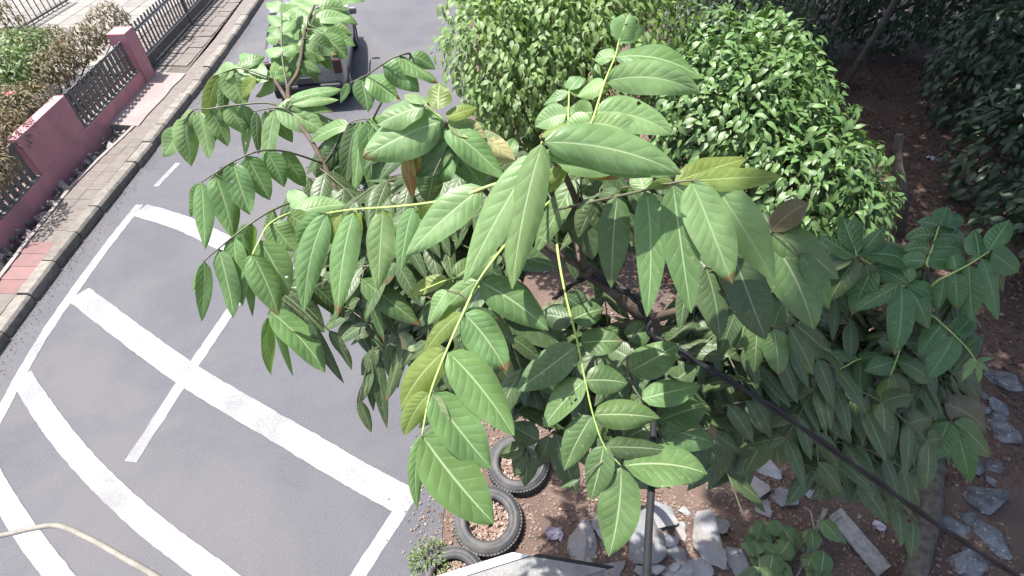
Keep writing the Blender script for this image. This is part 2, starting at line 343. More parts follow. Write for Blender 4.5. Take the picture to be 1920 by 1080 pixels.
# pavement: base slab, kerb stones, pavers
PZ = 0.14
def px_in(y): return float(np.interp(y, [-60, 3, 4.6, 5.6, 6.8, 7.6, 8.6, 10.7, 12.5, 15, 40, 120], [-6.25, -6.40, -6.55, -6.68, -6.80, -6.80, -6.74, -6.78, -6.85, -7.1, -9.5, -17.5]))
ys = [-60, -20, -5] + list(np.arange(0, 18.1, 0.75)) + [25, 40, 80, 120]
mb = MB()
v = []; 
for y in ys: v += [(kx(y) - 0.17, y, PZ - 0.012), (px_in(y), y, PZ - 0.012), (px_in(y), y, -0.05), (kx(y) - 0.17, y, -0.05)]
mb.add(v, [(4*i+a, 4*i+b, 4*i+4+b, 4*i+4+a) for i in range(len(ys)-1) for a, b in ((0,1),(1,2),(2,3),(3,0))])
pave = mb.obj('pavement', M['paver']); tag(pave, kind='structure')
y = 2.2; i = 0
while y < 17.5:
    L = 0.60; y1 = y + L - 0.018; x0, x1 = kx(y), kx(y1)
    mb = MB(); dz = rnd.uniform(-0.012, 0.012); dx = rnd.uniform(-0.012, 0.012)
    mb.add([(x0-0.17+dx,y,-0.04),(x0+dx,y,-0.04),(x1+dx,y1,-0.04),(x1-0.17+dx,y1,-0.04),(x0-0.17+dx,y,PZ+0.006+dz),(x0-0.03+dx,y,PZ+0.006+dz),(x1-0.03+dx,y1,PZ+0.006+dz),(x1-0.17+dx,y1,PZ+0.006+dz),(x0+dx,y,PZ-0.03+dz),(x1+dx,y1,PZ-0.03+dz)],
           [(0,3,2,1),(4,5,6,7),(5,8,9,6),(8,1,2,9),(3,0,4,7),(0,1,8,5,4),(2,3,7,6,9)])
    mb.obj('kerb_stone', M['kerb'], pave, bevel=0.008); y += L; i += 1
pm = {}
for pink in (0, 1):
    mb = MB(); mb.add([(-.5,-.5,-1),(.5,-.5,-1),(.5,.5,-1),(-.5,.5,-1),(-.5,-.5,.85),(.5,-.5,.85),(.5,.5,.85),(-.5,.5,.85),(-.46,-.46,1),(.46,-.46,1),(.46,.46,1),(-.46,.46,1)],
        [(0,1,5,4),(1,2,6,5),(2,3,7,6),(3,0,4,7),(4,5,9,8),(5,6,10,9),(6,7,11,10),(7,4,8,11),(8,9,10,11)])
    me = mb.mesh('paver'); me.materials.append(M['paver_pink'] if pink else M['paver']); pm[pink] = me
cnt = 0; far = MB(); y = 2.4; row = 0
while y < 8.7:
    w_ = 0.245 if y < 9.5 else 0.40
    xa, xb = px_in(y + .1), kx(y + .1) - 0.175; n = max(1, round((xb - xa) / 0.26)); ww = (xb - xa) / n
    for k in range(n):
        cx = xa + (k + 0.5) * ww; pink = 1 if (y < 5.5 and noise.noise((cx * 1.3, y * 1.0, 7)) > -0.28) else 0
        o = bpy.data.objects.new('paver', pm[pink]); COL.objects.link(o); o.parent = pave
        o.location = (cx, y + w_ / 2, PZ - 0.017 + rnd.uniform(0, 0.004)); o.scale = (ww - 0.006, w_ - 0.006, 0.013)
        o.rotation_euler = (rnd.uniform(-.012, .012), rnd.uniform(-.012, .012), rnd.uniform(-.02, .02)); cnt += 1
    y += w_; row += 1

# rubble gutter between pavement and wall
WX = -7.21                                    # road-side face of the garden wall at y = 8.8
def wx(y): return WX - 0.078 * (y - 8.8)
gut = sheet('gutter', [(px_in(y) + 0.01, y) for y in np.arange(2, 9.5, 0.5)] + [(wx(y) - 0.05, y) for y in np.arange(9, 1.5, -0.5)], 0.03, M['gutter']); tag(gut, kind='structure')
def rockmesh(seed, flat=0.7, sharp=0.35, sub=2, name='rock'):
    bm = bmesh.new(); bmesh.ops.create_icosphere(bm, subdivisions=sub, radius=0.5)
    rr = random.Random(seed); off = Vector((rr.random() * 50, rr.random() * 50, rr.random() * 50))
    planes = [(Vector((rr.gauss(0, 1), rr.gauss(0, 1), rr.gauss(0, 1))).normalized(), rr.uniform(0.17, 0.36)) for _ in range(13)]
    for q in bm.verts:
        for n, d in planes:
            e = q.co.dot(n) - d
            if e > 0: q.co -= n * e
        q.co *= 1 + sharp * 0.22 * noise.noise(q.co * 4 + off)
        q.co.z *= flat
    me = bpy.data.meshes.new(name); bm.to_mesh(me); bm.free(); return me
rub = [rockmesh(40 + k, 0.8, 0.3, 1, 'rubble_stone') for k in range(8)]
for q in rub: q.materials.append(M['rubble'])
for k in range(190):
    y = 3.8 + 5.0 * rnd.random(); a = rnd.random(); x = px_in(y) - 0.04 + (wx(y) - px_in(y) + 0.04) * a
    s = rnd.choice((0.07, 0.09, 0.11, 0.14, 0.19))
    o = bpy.data.objects.new('rubble_stone', rnd.choice(rub)); COL.objects.link(o); o.parent = gut
    o.location = (x, y, 0.07 + s * 0.2 + rnd.random() * 0.04); o.scale = (s, s * rnd.uniform(.6, 1.2), s * rnd.uniform(.5, 1)); o.rotation_euler = (rnd.random() * 3, rnd.random() * 3, rnd.random() * 6)
# concrete lip along the inner pavement edge
lip = MB(); ys2 = list(np.arange(2, 9.0, 0.4)); v = []
for y in ys2:
    x = px_in(y) - 0.005 + 0.012 * noise.noise((y * 3, 1, 1)); v += [(x, y, -0.02), (x, y, PZ + 0.012), (x - 0.06, y, PZ + 0.008), (x - 0.06, y, -0.02)]
lip.add(v, [(4*i+a, 4*i+b, 4*i+4+b, 4*i+4+a) for i in range(len(ys2)-1) for a, b in ((0,1),(1,2),(2,3))])
lip.obj('pavement_lip', M['concrete'], pave)
# driveway ramp slab and driveway in front of the gate
a0, a1 = 8.72, 10.86
mb = MB(); v = []
N = 12
for k in range(N + 1):
    y = a0 + (a1 - a0) * k / N; xo = px_in(y) + 0.03 + 0.04 * noise.noise((y * 2, 5, 5)); xi = wx(y) + 0.0
    v += [(xi, y, 0.17), ((xi + xo) / 2, y, 0.165), (xo, y, 0.148), (xo, y, -0.02), (xi, y, -0.02)]
mb.add(v, [(5*i+a, 5*i+(a+1) % 5, 5*i+5+(a+1) % 5, 5*i+5+a) for i in range(N) for a in range(5)] + [(0,1,2,3,4), tuple(5*N+q for q in (4,3,2,1,0))])
tag(mb.obj('driveway_slab', M['concrete']), kind='structure')
drv = sheet('driveway', [(px_in(10.87) + 0.0, 10.87), (px_in(18) + 0.0, 18), (-16, 18), (-16, 10.87)], 0.13, M['sand']); tag(drv, kind='structure')
y = 10.9
while y < 17.6:
    xa = -6.86; k = 0
    while k < 7:
        if rnd.random() < 0.93:
            o = bpy.data.objects.new('paver', pm[0]); COL.objects.link(o); o.parent = drv
            o.location = (xa - (k + .5) * 0.32 - 0.07 * (y - 11), y + 0.16, 0.128 + rnd.random() * 0.012); o.scale = (0.30, 0.30, 0.014); o.rotation_euler = (rnd.uniform(-.02, .02), rnd.uniform(-.02, .02), rnd.uniform(-.05, .05))
        k += 1
    y += 0.32

# ------------------------------------------------------------------ garden wall with fence panels
def wbox(name, mat, parent, y0, y1, z0, z1, x0, x1, bevel=0.006): 
    mb = MB(); mb.box(x0, x1, y0, y1, z0, z1); return mb.obj(name, mat, parent, bevel=bevel)
WRZ = math.atan(0.078)
wall = empty('garden_wall', (WX, 8.8, 0), WRZ)
def WB(name, mat, y0, y1, z0, z1, x0, x1, par=None, bevel=0.006):
    mb = MB(); mb.box(x0, x1, y0 - 8.8, y1 - 8.8, z0, z1); return mb.obj(name, mat, par or wall, bevel=bevel)
tag(wall, 'red painted garden wall with slatted fence panels along the pavement', 'wall')
WB('plinth', M['red'], 1.5, 10.42, -0.05, 0.40, -0.20, 0)
WB('plinth_coping', M['kerb'], 1.5, 10.42, 0.40, 0.415, -0.155, -0.02)
WB('wall_panel', M['red'], 6.80, 8.15, 0.40, 1.00, -0.17, -0.012)
WB('wall_panel', M['red'], 1.5, 3.6, 0.40, 1.00, -0.17, -0.012)
WB('pillar', M['red'], 10.42, 10.80, -0.05, 1.10, -0.30, 0.03)
sm = MB(); sm.box(-0.008, 0.008, -0.052, 0.052, 0, 0.56); slat = sm.mesh('fence_slat'); slat.materials.append(M['slat'])
for (ya, yb) in ((3.62, 6.78), (8.17, 10.40)):
    n = int((yb - ya) / 0.150)
    for k in range(n):
        o = bpy.data.objects.new('fence_slat', slat); COL.objects.link(o); o.parent = wall
        o.location = (-0.08 + rnd.uniform(-.004, .004), ya + (k + .5) * (yb - ya) / n - 8.8, 0.42 + rnd.uniform(-.01, .01)); o.rotation_euler = (rnd.uniform(-.012, .012), 0, rnd.uniform(-.12, .12))
    for z in (0.50, 0.72, 0.92):
        WB('fence_rail', M['iron'], ya, yb, z, z + 0.03, -0.125, -0.098, bevel=0)
gate = empty('driveway_gate', (wx(10.84) - 0.16, 10.84, 0.0), WRZ); tag(gate, 'dark iron bar gate with pale rails across the paved driveway', 'gate')
bm_ = MB(); bm_.box(-.012, .012, -.019, .019, 0.18, 1.04); barme = bm_.mesh('gate_bar'); barme.materials.append(M['iron'])
GL = 5.4; NB = 34
for k in range(NB):
    o = bpy.data.objects.new('gate_bar', barme); COL.objects.link(o); o.parent = gate; o.location = (0, 0.10 + k * GL / NB, 0)
for z, mt, t in ((0.15, 'iron', .06), (0.40, 'ironw', .03), (0.44, 'iron', .02), (0.88, 'ironw', .03), (0.92, 'iron', .02)):
    mb = MB(); mb.box(-0.022, 0.022, 0, GL, z, z + t); mb.obj('gate_rail', M[mt], gate)
mb = MB(); mb.box(-0.006, 0.006, 0.03, .5, 0.21, 0.40); mb.obj('kick_plate', M['iron'], gate)
for k in range(NB):
    o = bpy.data.objects.new('gate_dog_bar', barme); COL.objects.link(o); o.parent = gate; o.location = (0, 0.10 + (k + .5) * GL / NB, 0.14); o.scale = (0.9, 0.9, 0.30)
mb = MB(); mb.box(-0.03, 0.03, -0.03, 0.03, 0.10, 1.10); gp_ = mb.mesh('gate_post'); gp_.materials.append(M['iron'])
for yy in (0.0, GL / 2, GL):
    o = bpy.data.objects.new('gate_post', gp_); COL.objects.link(o); o.parent = gate; o.location = (0.0, yy, 0)
# garden behind: tiled terrace with a low second fence, plants later
ter = sheet('garden_ground', [(wx(1.5) - 0.18, 1.5), (wx(10.8) - 0.18, 10.8), (-16, 10.8), (-16, 1.5)], 0.12, M['soil']); tag(ter, kind='structure')
ter2 = sheet('terrace', [(-8.7, 9.4), (-8.7, 22), (-15.5, 22), (-15.5, 9.4)], 0.14, M['sand']); tag(ter2, kind='structure')
tb = MB(); tb.box(-.5, .5, -.5, .5, -1, 1); tme = tb.mesh('tile'); tme.materials.append(M['tile'])
for i in range(12):
    for j in range(14):
        o = bpy.data.objects.new('tile', tme); COL.objects.link(o); o.parent = ter2; o.location = (-8.95 - i * 0.45, 9.65 + j * 0.6, 0.142 + rnd.random() * 0.004); o.scale = (0.435, 0.585, 0.008)
fen2 = empty('inner_railing', (-11.6, 9.2, 0)); tag(fen2, 'thin metal railing inside the garden behind the dry shrubs', 'railing')
for k in range(30):
    o = bpy.data.objects.new('railing_bar', barme); COL.objects.link(o); o.parent = fen2; o.location = (0, k * 0.2, 0); o.scale = (.6, .6, .85)
for z in (0.2, 0.86):
    mb = MB(); mb.box(-0.025, 0.025, 0, 5.9, z, z + 0.04); mb.obj('railing_rail', M['iron'], fen2)

# ------------------------------------------------------------------ leaf tools
def wprof(v): return max(0.0, math.sin(math.pi * min(1, max(0, v)) ** 0.80)) ** 0.62 * (1 - 0.30 * v ** 6)
def leaf_geo(B, T, wid, nrm, arch=0.14, roll=0.0, cup=0.22, nv=12, nu=6, side_bend=0.0, wav=0.02, seed=0):
    """verts, faces, uvs of one arched leaflet from base B to tip T"""
    L = (T - B).length; mid = (B + T) / 2
    t0 = (T - B).normalized(); n0 = (nrm - t0 * nrm.dot(t0)).normalized(); s0 = t0.cross(n0)
    C = mid + Vector((0, 0, 1)) * arch * L + s0 * side_bend * L
    v = []; uv = []
    ph = seed * 1.7
    for i in range(nv + 1):
        t = i / nv; c = B * (1 - t) ** 2 + C * 2 * t * (1 - t) + T * t * t
        tg = ((C - B) * (1 - t) + (T - C) * t).normalized()
        n = (nrm - tg * nrm.dot(tg)).normalized(); s = tg.cross(n)
        cr, sr = math.cos(roll + 0.12 * math.sin(ph + 2 * t)), math.sin(roll + 0.12 * math.sin(ph + 2 * t))
        n, s = n * cr - s * sr, s * cr + n * sr
        hw = max(0.0006, wid / 2 * wprof(t))
        for k in range(nu + 1):
            u = -1 + 2 * k / nu
            z = wid * (0.16 * abs(u) - cup * u * u) * wprof(t) + wav * wid * abs(u) * math.sin(9 * t + ph + (1.3 if u > 0 else 0))
            v.append(c + s * u * hw + n * z); uv.append((k / nu, t))
    m = nu + 1
    f = [(i * m + k, i * m + k + 1, (i + 1) * m + k + 1, (i + 1) * m + k) for i in range(nv) for k in range(nu)]
    return v, f, uv
def leaf_mesh(name, v, f, uv, mat, origin):
    me = bpy.data.meshes.new(name); me.from_pydata([tuple(q - origin) for q in v], [], f)
    lay = me.uv_layers.new(name='UVMap'); idx = np.empty(len(me.loops), dtype=np.int32); me.loops.foreach_get('vertex_index', idx)
    lay.data.foreach_set('uv', np.array(uv, dtype=np.float32)[idx].ravel())
    me.polygons.foreach_set('use_smooth', [True] * len(me.polygons)); me.materials.append(mat); return me

# ------------------------------------------------------------------ shrubs made of many small leaves
def unit_leaf(nv=4, curl=0.25, wid=0.42, name='leaf'):
    return leaf_geo(Vector((0, 0, 0)), Vector((0, 1, -curl)), wid, Vector((0, 0, 1)), arch=0.2, nv=nv, nu=2, cup=0.05, wav=0)
def inst_arrays(unit, mats):
    """mats: list of (pos, x, y, z axes scaled)  -> numpy verts"""
    v, f, uv = unit; V = np.array([tuple(q) for q in v]); F = np.array(f); n = len(V)
    A = np.array([[tuple(a) for a in m] for m in mats])           # n,4,3
    W = A[:, 0][:, None, :] + V[None, :, 0:1] * A[:, 1][:, None] + V[None, :, 1:2] * A[:, 2][:, None] + V[None, :, 2:3] * A[:, 3][:, None]
    FF = F[None] + (np.arange(len(mats)) * n)[:, None, None]
    return W.reshape(-1, 3), FF.reshape(-1, F.shape[1]), np.tile(np.array(uv), (len(mats), 1))
def mass_mesh(name, unit, mats, mat):
    V, F, UV = inst_arrays(unit, mats)
    me = bpy.data.meshes.new(name); me.vertices.add(len(V)); me.vertices.foreach_set('co', V.ravel().astype(np.float32))
    k = F.shape[1]; me.loops.add(F.size); me.loops.foreach_set('vertex_index', F.ravel().astype(np.int32))
    me.polygons.add(len(F)); me.polygons.foreach_set('loop_start', np.arange(0, F.size, k, dtype=np.int32)); 
    me.update(calc_edges=True)
    lay = me.uv_layers.new(name='UVMap'); lay.data.foreach_set('uv', UV[F.ravel()].ravel().astype(np.float32))
    at = me.attributes.new('leaf_rnd', 'FLOAT', 'POINT'); nl = len(mats)
    at.data.foreach_set('value', np.repeat(np.random.RandomState(nl).rand(nl), len(V) // nl).astype(np.float32))
    me.polygons.foreach_set('use_smooth', np.ones(len(F), dtype=bool)); me.materials.append(mat); me.validate(); return me
def frame(pos, d, n, size, wf=1.0):
    d = d.normalized(); n = (n - d * n.dot(d)); n = n.normalized() if n.length > 1e-4 else Vector((0, 0, 1)); s = d.cross(n)
    return (pos, s * size * wf, d * size, n * size)
def crown_points(blobs, count, rr, shell=0.35, bump=0.22, fscale=1.6, toward=None):
    out = []
    tot = sum(b[1][0] * b[1][1] for b in blobs)
    for c, r, in blobs:
        for _ in range(int(count * r[0] * r[1] / tot)):
            u = Vector((rr.gauss(0, 1), rr.gauss(0, 1), rr.gauss(0, 1))).normalized()
            k = 1 + bump * noise.noise(u * fscale + Vector(c)) + 0.6 * bump * noise.noise(u * fscale * 3 + Vector(c) * 2)
            k *= 1 - shell * rr.random() ** 2.2
            p = Vector((c[0] + u.x * r[0] * k, c[1] + u.y * r[1] * k, c[2] + u.z * r[2] * k)); out.append((p, u))
    return out
def shrub(name, base, blobs, count, lsize, mat, label, cat='shrub', group=None, seed=1, n_ind=300, droop=0.7, trunk_r=0.05, bark='bark_grey', stems=5, shell=0.35, bump=0.22, wid=0.45, minz=0.05):
    rr = random.Random(seed); base = Vector(base); root = empty(name, base); tag(root, label, cat, group)
    unit = unit_leaf(wid=wid); items = []
    for p, u in crown_points(blobs, count, rr, shell, bump):
        if p.z < minz: continue
        d = (u * 0.55 + Vector((rr.gauss(0, .5), rr.gauss(0, .5), rr.gauss(0, .35) - droop))).normalized()
        n = u + Vector((rr.gauss(0, .3), rr.gauss(0, .3), rr.gauss(0, .3) + 0.9))
        items.append(frame(p - base, d, n, lsize * rr.uniform(0.65, 1.25)))
    # the leaves showing largest: in front of the camera, nearest, outermost
    if n_ind:
        def key(m):
            x, y, dd = proj(m[0] + base)
            vis = 0 if (-20 < x < 1940 and -20 < y < 1100) else 50
            return dd + vis
        items.sort(key=key); ind, items = items[:n_ind], items[n_ind:]
        me0 = leaf_mesh('leaf', *unit, mat, Vector((0, 0, 0)))
        for m in ind:
            o = bpy.data.objects.new('leaf', me0); COL.objects.link(o); o.parent = root
            o.matrix_local = Matrix(((m[1].x, m[2].x, m[3].x, m[0].x), (m[1].y, m[2].y, m[3].y, m[0].y), (m[1].z, m[2].z, m[3].z, m[0].z), (0, 0, 0, 1)))
    nchunk = 3
    for c in range(1):
        o = link('foliage', mass_mesh('foliage', unit, items, mat), None, root); tag(o, kind='stuff')
    mb = MB()
    for k in range(stems):
        c, r = blobs[k % len(blobs)]; c = Vector(c) - base
        q = c + Vector((rr.uniform(-.6, .6) * r[0], rr.uniform(-.6, .6) * r[1], rr.uniform(-.2, .5) * r[2]))
        b0 = Vector((rr.uniform(-1, 1) * trunk_r * 1.5, rr.uniform(-1, 1) * trunk_r * 1.5, -0.05))
        mid = b0.lerp(q, 0.5) + Vector((rr.gauss(0, .1), rr.gauss(0, .1), 0.1))
        pts = spline([b0, mid, q], 6); mb.tube(pts, [trunk_r * (1 - 0.8 * i / (len(pts) - 1)) for i in range(len(pts))], 7)
    mb.obj('trunk', M[bark], root, smooth=True)
    return root
def blob(x, y, d, rx, ry=None, rz=None):
    p = P(x, y, d); return (tuple(p), (rx, ry or rx, rz or rx))
shrub('bushy_tree', (0.1, 5.2, 0), [blob(1000, 110, 5.6, 0.85, 0.9, 0.8), blob(1110, 60, 5.6, 0.95, 1.0, 0.9), blob(930, 90, 5.6, 0.52, 0.7, 0.95), blob(985, 205, 6.2, 0.42, 0.45, 0.6), blob(985, 290, 6.4, .30, .35, .45), blob(1040, -40, 6.5, 1.3, 1.3, 1.1)],
      15000, 0.095, M['b1'], 'bushy small leaved tree in bright sun, its left side over the road edge', 'tree', seed=3, trunk_r=0.06, bump=0.34, shell=.45)
shrub('bushy_tree', (2.6, 4.6, 0), [blob(1400, 240, 5.2, 0.80, 0.8, 0.75), blob(1500, 340, 5.0, 0.62, 0.75, 0.7), blob(1330, 180, 5.4, 0.6, 0.7, 0.7), blob(1440, 150, 5.8, 0.55, 0.7, 0.6), blob(1590, 400, 4.9, 0.33, 0.4, 0.4)],
      12000, 0.105, M['b3'], 'bushy small leaved tree with shiny leaves in front of the dark wood', 'tree', seed=8, trunk_r=0.06, bump=0.34, shell=.45)
def gb(x, y, z, rx, ry, rz): return (tuple(G(x, y, z)), (rx, ry, rz))
shrub('garden_shrub', (-7.9, 6.4, 0.1), [gb(5, 250, .98, .32, .5, .28), gb(48, 190, 1.02, .30, .5, .26), gb(-45, 330, .95, .35, .6, .25), gb(-20, 210, .95, .45, .7, .3)], 4200, 0.075, M['dry'], 'dry brownish shrub spilling over the red wall at the left edge', seed=11, n_ind=0, stems=8, trunk_r=0.02, wid=0.36)
shrub('garden_shrub', (-8.2, 9.2, 0.1), [gb(98, 120, .9, .35, .55, .26), gb(148, 82, .95, .35, .6, .28), gb(200, 40, 1.05, .35, .6, .3), gb(78, 88, .8, .5, .7, .3)], 3800, 0.08, M['dry'], 'dry brownish shrub behind the fence next to the gate pillar', seed=12, n_ind=0, stems=8, trunk_r=0.02, wid=0.36)
shrub('garden_shrub', (-9.0, 7.6, 0.1), [gb(12, 138, .95, .5, .8, .4), gb(42, 100, .9, .5, .8, .4), gb(-60, 200, .9, .6, .9, .4)], 4600, 0.085, M['garden'], 'green leafy shrub with one red flower in the garden', seed=13, n_ind=0, stems=8, trunk_r=0.02)
shrub('garden_shrub', (-11.3, 10.8, 0.1), [((-10.9, 11.2, .8), (0.8, 1.0, 0.6)), ((-11.6, 9.8, .9), (0.8, 0.9, 0.6)), ((-12.2, 12.2, 1.0), (.9, 1.2, .7))], 3600, 0.10, M['dry'], 'brown twiggy shrub on the tiled terrace in the top left corner', seed=14, n_ind=0, stems=8, trunk_r=0.03)
fl = empty('red_flower', G(20, 176, 1.25)); tag(fl, 'single red flower on the green garden shrub', 'flower')
for k in range(6):
    a = k * math.pi / 3; vv, ff, uu = leaf_geo(Vector((0, 0, 0)), Vector((math.cos(a), math.sin(a), .35)) * 0.055, 0.045, Vector((0, 0, 1)), nv=4, nu=2)
    link('petal', leaf_mesh('petal', vv, ff, uu, M['flower'], Vector((0, 0, 0))), None, fl)

# ------------------------------------------------------------------ shade trees on the right (crowns reach above the picture)
def shade_tree(name, base, r0, pts, blobs, count, lsize, label, seed, group=None):
    rr = random.Random(seed); base = Vector(base); root = empty(name, base); tag(root, label, 'tree', group)
    mb = MB(); sp = spline([Vector(p) for p in pts], 8); n = len(sp)
    mb.tube(sp, [r0 * (1.35 - 0.35 * min(1, i / 5)) * (1 - 0.55 * i / (n - 1)) for i in range(n)], 12); mb.obj('trunk', M['bark_grey'], root, smooth=True)
    for c, r in blobs:
        mb = MB(); q = Vector(c) - base; st = sp[int(n * rr.uniform(.55, .95)) - 1]
        s2 = spline([st, st.lerp(q, .5) + Vector((rr.gauss(0, .3), rr.gauss(0, .3), .3)), q], 6)
        mb.tube(s2, [r0 * 0.4 * (1 - .8 * i / (len(s2) - 1)) for i in range(len(s2))], 7); mb.obj('limb', M['bark_grey'], root, smooth=True)
    unit = unit_leaf(nv=3); items = []
    for p, u in crown_points(blobs, count, rr, 0.75, 0.2):
        d = (u * .5 + Vector((rr.gauss(0, .6), rr.gauss(0, .6), rr.gauss(0, .4) - .4))).normalized()
        items.append(frame(p - base, d, Vector((rr.gauss(0, .5), rr.gauss(0, .5), 1)), lsize * rr.uniform(.7, 1.3)))
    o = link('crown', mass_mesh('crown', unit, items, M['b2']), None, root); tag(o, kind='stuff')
def up(x, y, z, rx, ry, rz):       # out-of-frame crown blob, placed to throw its shadow at x, y
    return ((x - sdir.x / sdir.z * -z, y + sdir.y / sdir.z * z, z), (rx, ry, rz))
bt = G(1795, 130)
shade_tree('shade_tree', bt, 0.24, [(0, 0, -.1), (-.05, .1, 1.5), (-.3, 0, 4), (-.8, -.2, 7.5)],
    [up(6.7, 4.4, 8.0, 1.9, 1.7, .9), up(7.2, 8.2, 8.2, 2.5, 2.6, 1.0), up(11, 7, 8, 2.8, 3, 1.2), up(7.2, 12.5, 8.2, 2.6, 2.6, 1.1), up(11.5, 11.5, 8, 3, 3, 1.2), up(6.8, 16.5, 8.3, 2.6, 2.6, 1.1), up(12, 16, 8.3, 3, 3, 1.1)],
    26000, 0.34, 'large dark shade tree with a thick trunk at the upper right', 21)
shade_tree('shade_tree', (6.6, 0.4, 0), 0.26, [(0, 0, -.1), (.05, .1, 1.5), (-.2, .4, 4), (-1.0, 1.4, 7.5)],
    [up(3.15, .85, 8.0, 1.12, 1.45, .6), up(5.2, 1.2, 8.2, 1.8, 1.7, 0.8), up(8.0, 1.8, 8, 2.3, 2.2, 1.0), up(11, 2.5, 8.2, 2.4, 2.4, 1), up(4.6, -1, 8.0, 1.8, 1.4, .7), up(2.75, 1.95, 8.0, .75, .5, .45), up(5.0, 2.7, 8.0, 1.2, .9, .6)],
    20000, 0.30, 'unseen broad tree beyond the right edge, crown shaped to shade the right hand side', 24)
shade_tree('slender_tree', G(1575, 165), 0.075, [(0, 0, -.1), (0.15, -.1, 1.1), (.22, -.1, 2.4), (.2, 0, 4.6)], [((5.9, 11.2, 5.4), (1.3, 1.3, .9)), ((7.2, 11.5, 5.0), (1.1, 1.1, .8))], 1500, 0.2, 'slender leaning grey trunk standing in the dark wood left of the thick trunk', 22)
shade_tree('slender_tree', G(1520, 150), 0.05, [(0, 0, -.1), (0.05, 0, 1.1), (-.1, 0, 2.6), (-.1, 0, 4.2)], [((5.2, 12.2, 4.6), (1.1, 1.1, .8))], 900, 0.2, 'thinner upright trunk beside the leaning grey trunk in the dark wood', 23)
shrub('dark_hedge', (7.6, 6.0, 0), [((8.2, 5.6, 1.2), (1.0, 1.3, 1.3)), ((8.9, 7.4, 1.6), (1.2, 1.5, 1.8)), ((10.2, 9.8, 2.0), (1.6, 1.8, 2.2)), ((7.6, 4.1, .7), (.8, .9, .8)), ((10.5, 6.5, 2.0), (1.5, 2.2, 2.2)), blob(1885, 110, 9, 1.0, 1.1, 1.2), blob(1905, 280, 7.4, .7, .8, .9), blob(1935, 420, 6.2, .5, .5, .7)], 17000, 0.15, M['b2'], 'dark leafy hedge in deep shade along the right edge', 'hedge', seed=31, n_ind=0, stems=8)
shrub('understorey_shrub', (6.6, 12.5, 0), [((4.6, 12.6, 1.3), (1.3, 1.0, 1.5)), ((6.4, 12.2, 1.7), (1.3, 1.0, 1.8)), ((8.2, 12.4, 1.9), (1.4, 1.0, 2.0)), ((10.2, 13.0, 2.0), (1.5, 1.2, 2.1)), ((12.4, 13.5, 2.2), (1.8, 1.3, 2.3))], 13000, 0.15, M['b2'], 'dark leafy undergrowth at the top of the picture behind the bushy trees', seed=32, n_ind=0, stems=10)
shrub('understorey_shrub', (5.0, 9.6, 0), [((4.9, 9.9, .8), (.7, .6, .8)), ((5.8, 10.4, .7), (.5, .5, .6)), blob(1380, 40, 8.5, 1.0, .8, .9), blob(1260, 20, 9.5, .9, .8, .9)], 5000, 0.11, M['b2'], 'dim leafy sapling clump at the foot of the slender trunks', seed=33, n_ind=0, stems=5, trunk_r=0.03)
mb = MB(); g0 = G(1690, 430); sp = spline([g0 + Vector((0, 0, -.1)), P(1694, 370, 6.75), P(1683, 310, 6.55), P(1686, 252, 6.35)], 5); mb.tube(sp, [.08 - .0025 * i + .008 * noise.noise((i * .9, 2, 2)) for i in range(len(sp))], 9)
tag(mb.obj('wooden_stake', M['bark_grey'], smooth=True), 'weathered grey wooden stake standing in the brown leaf litter', 'stake')

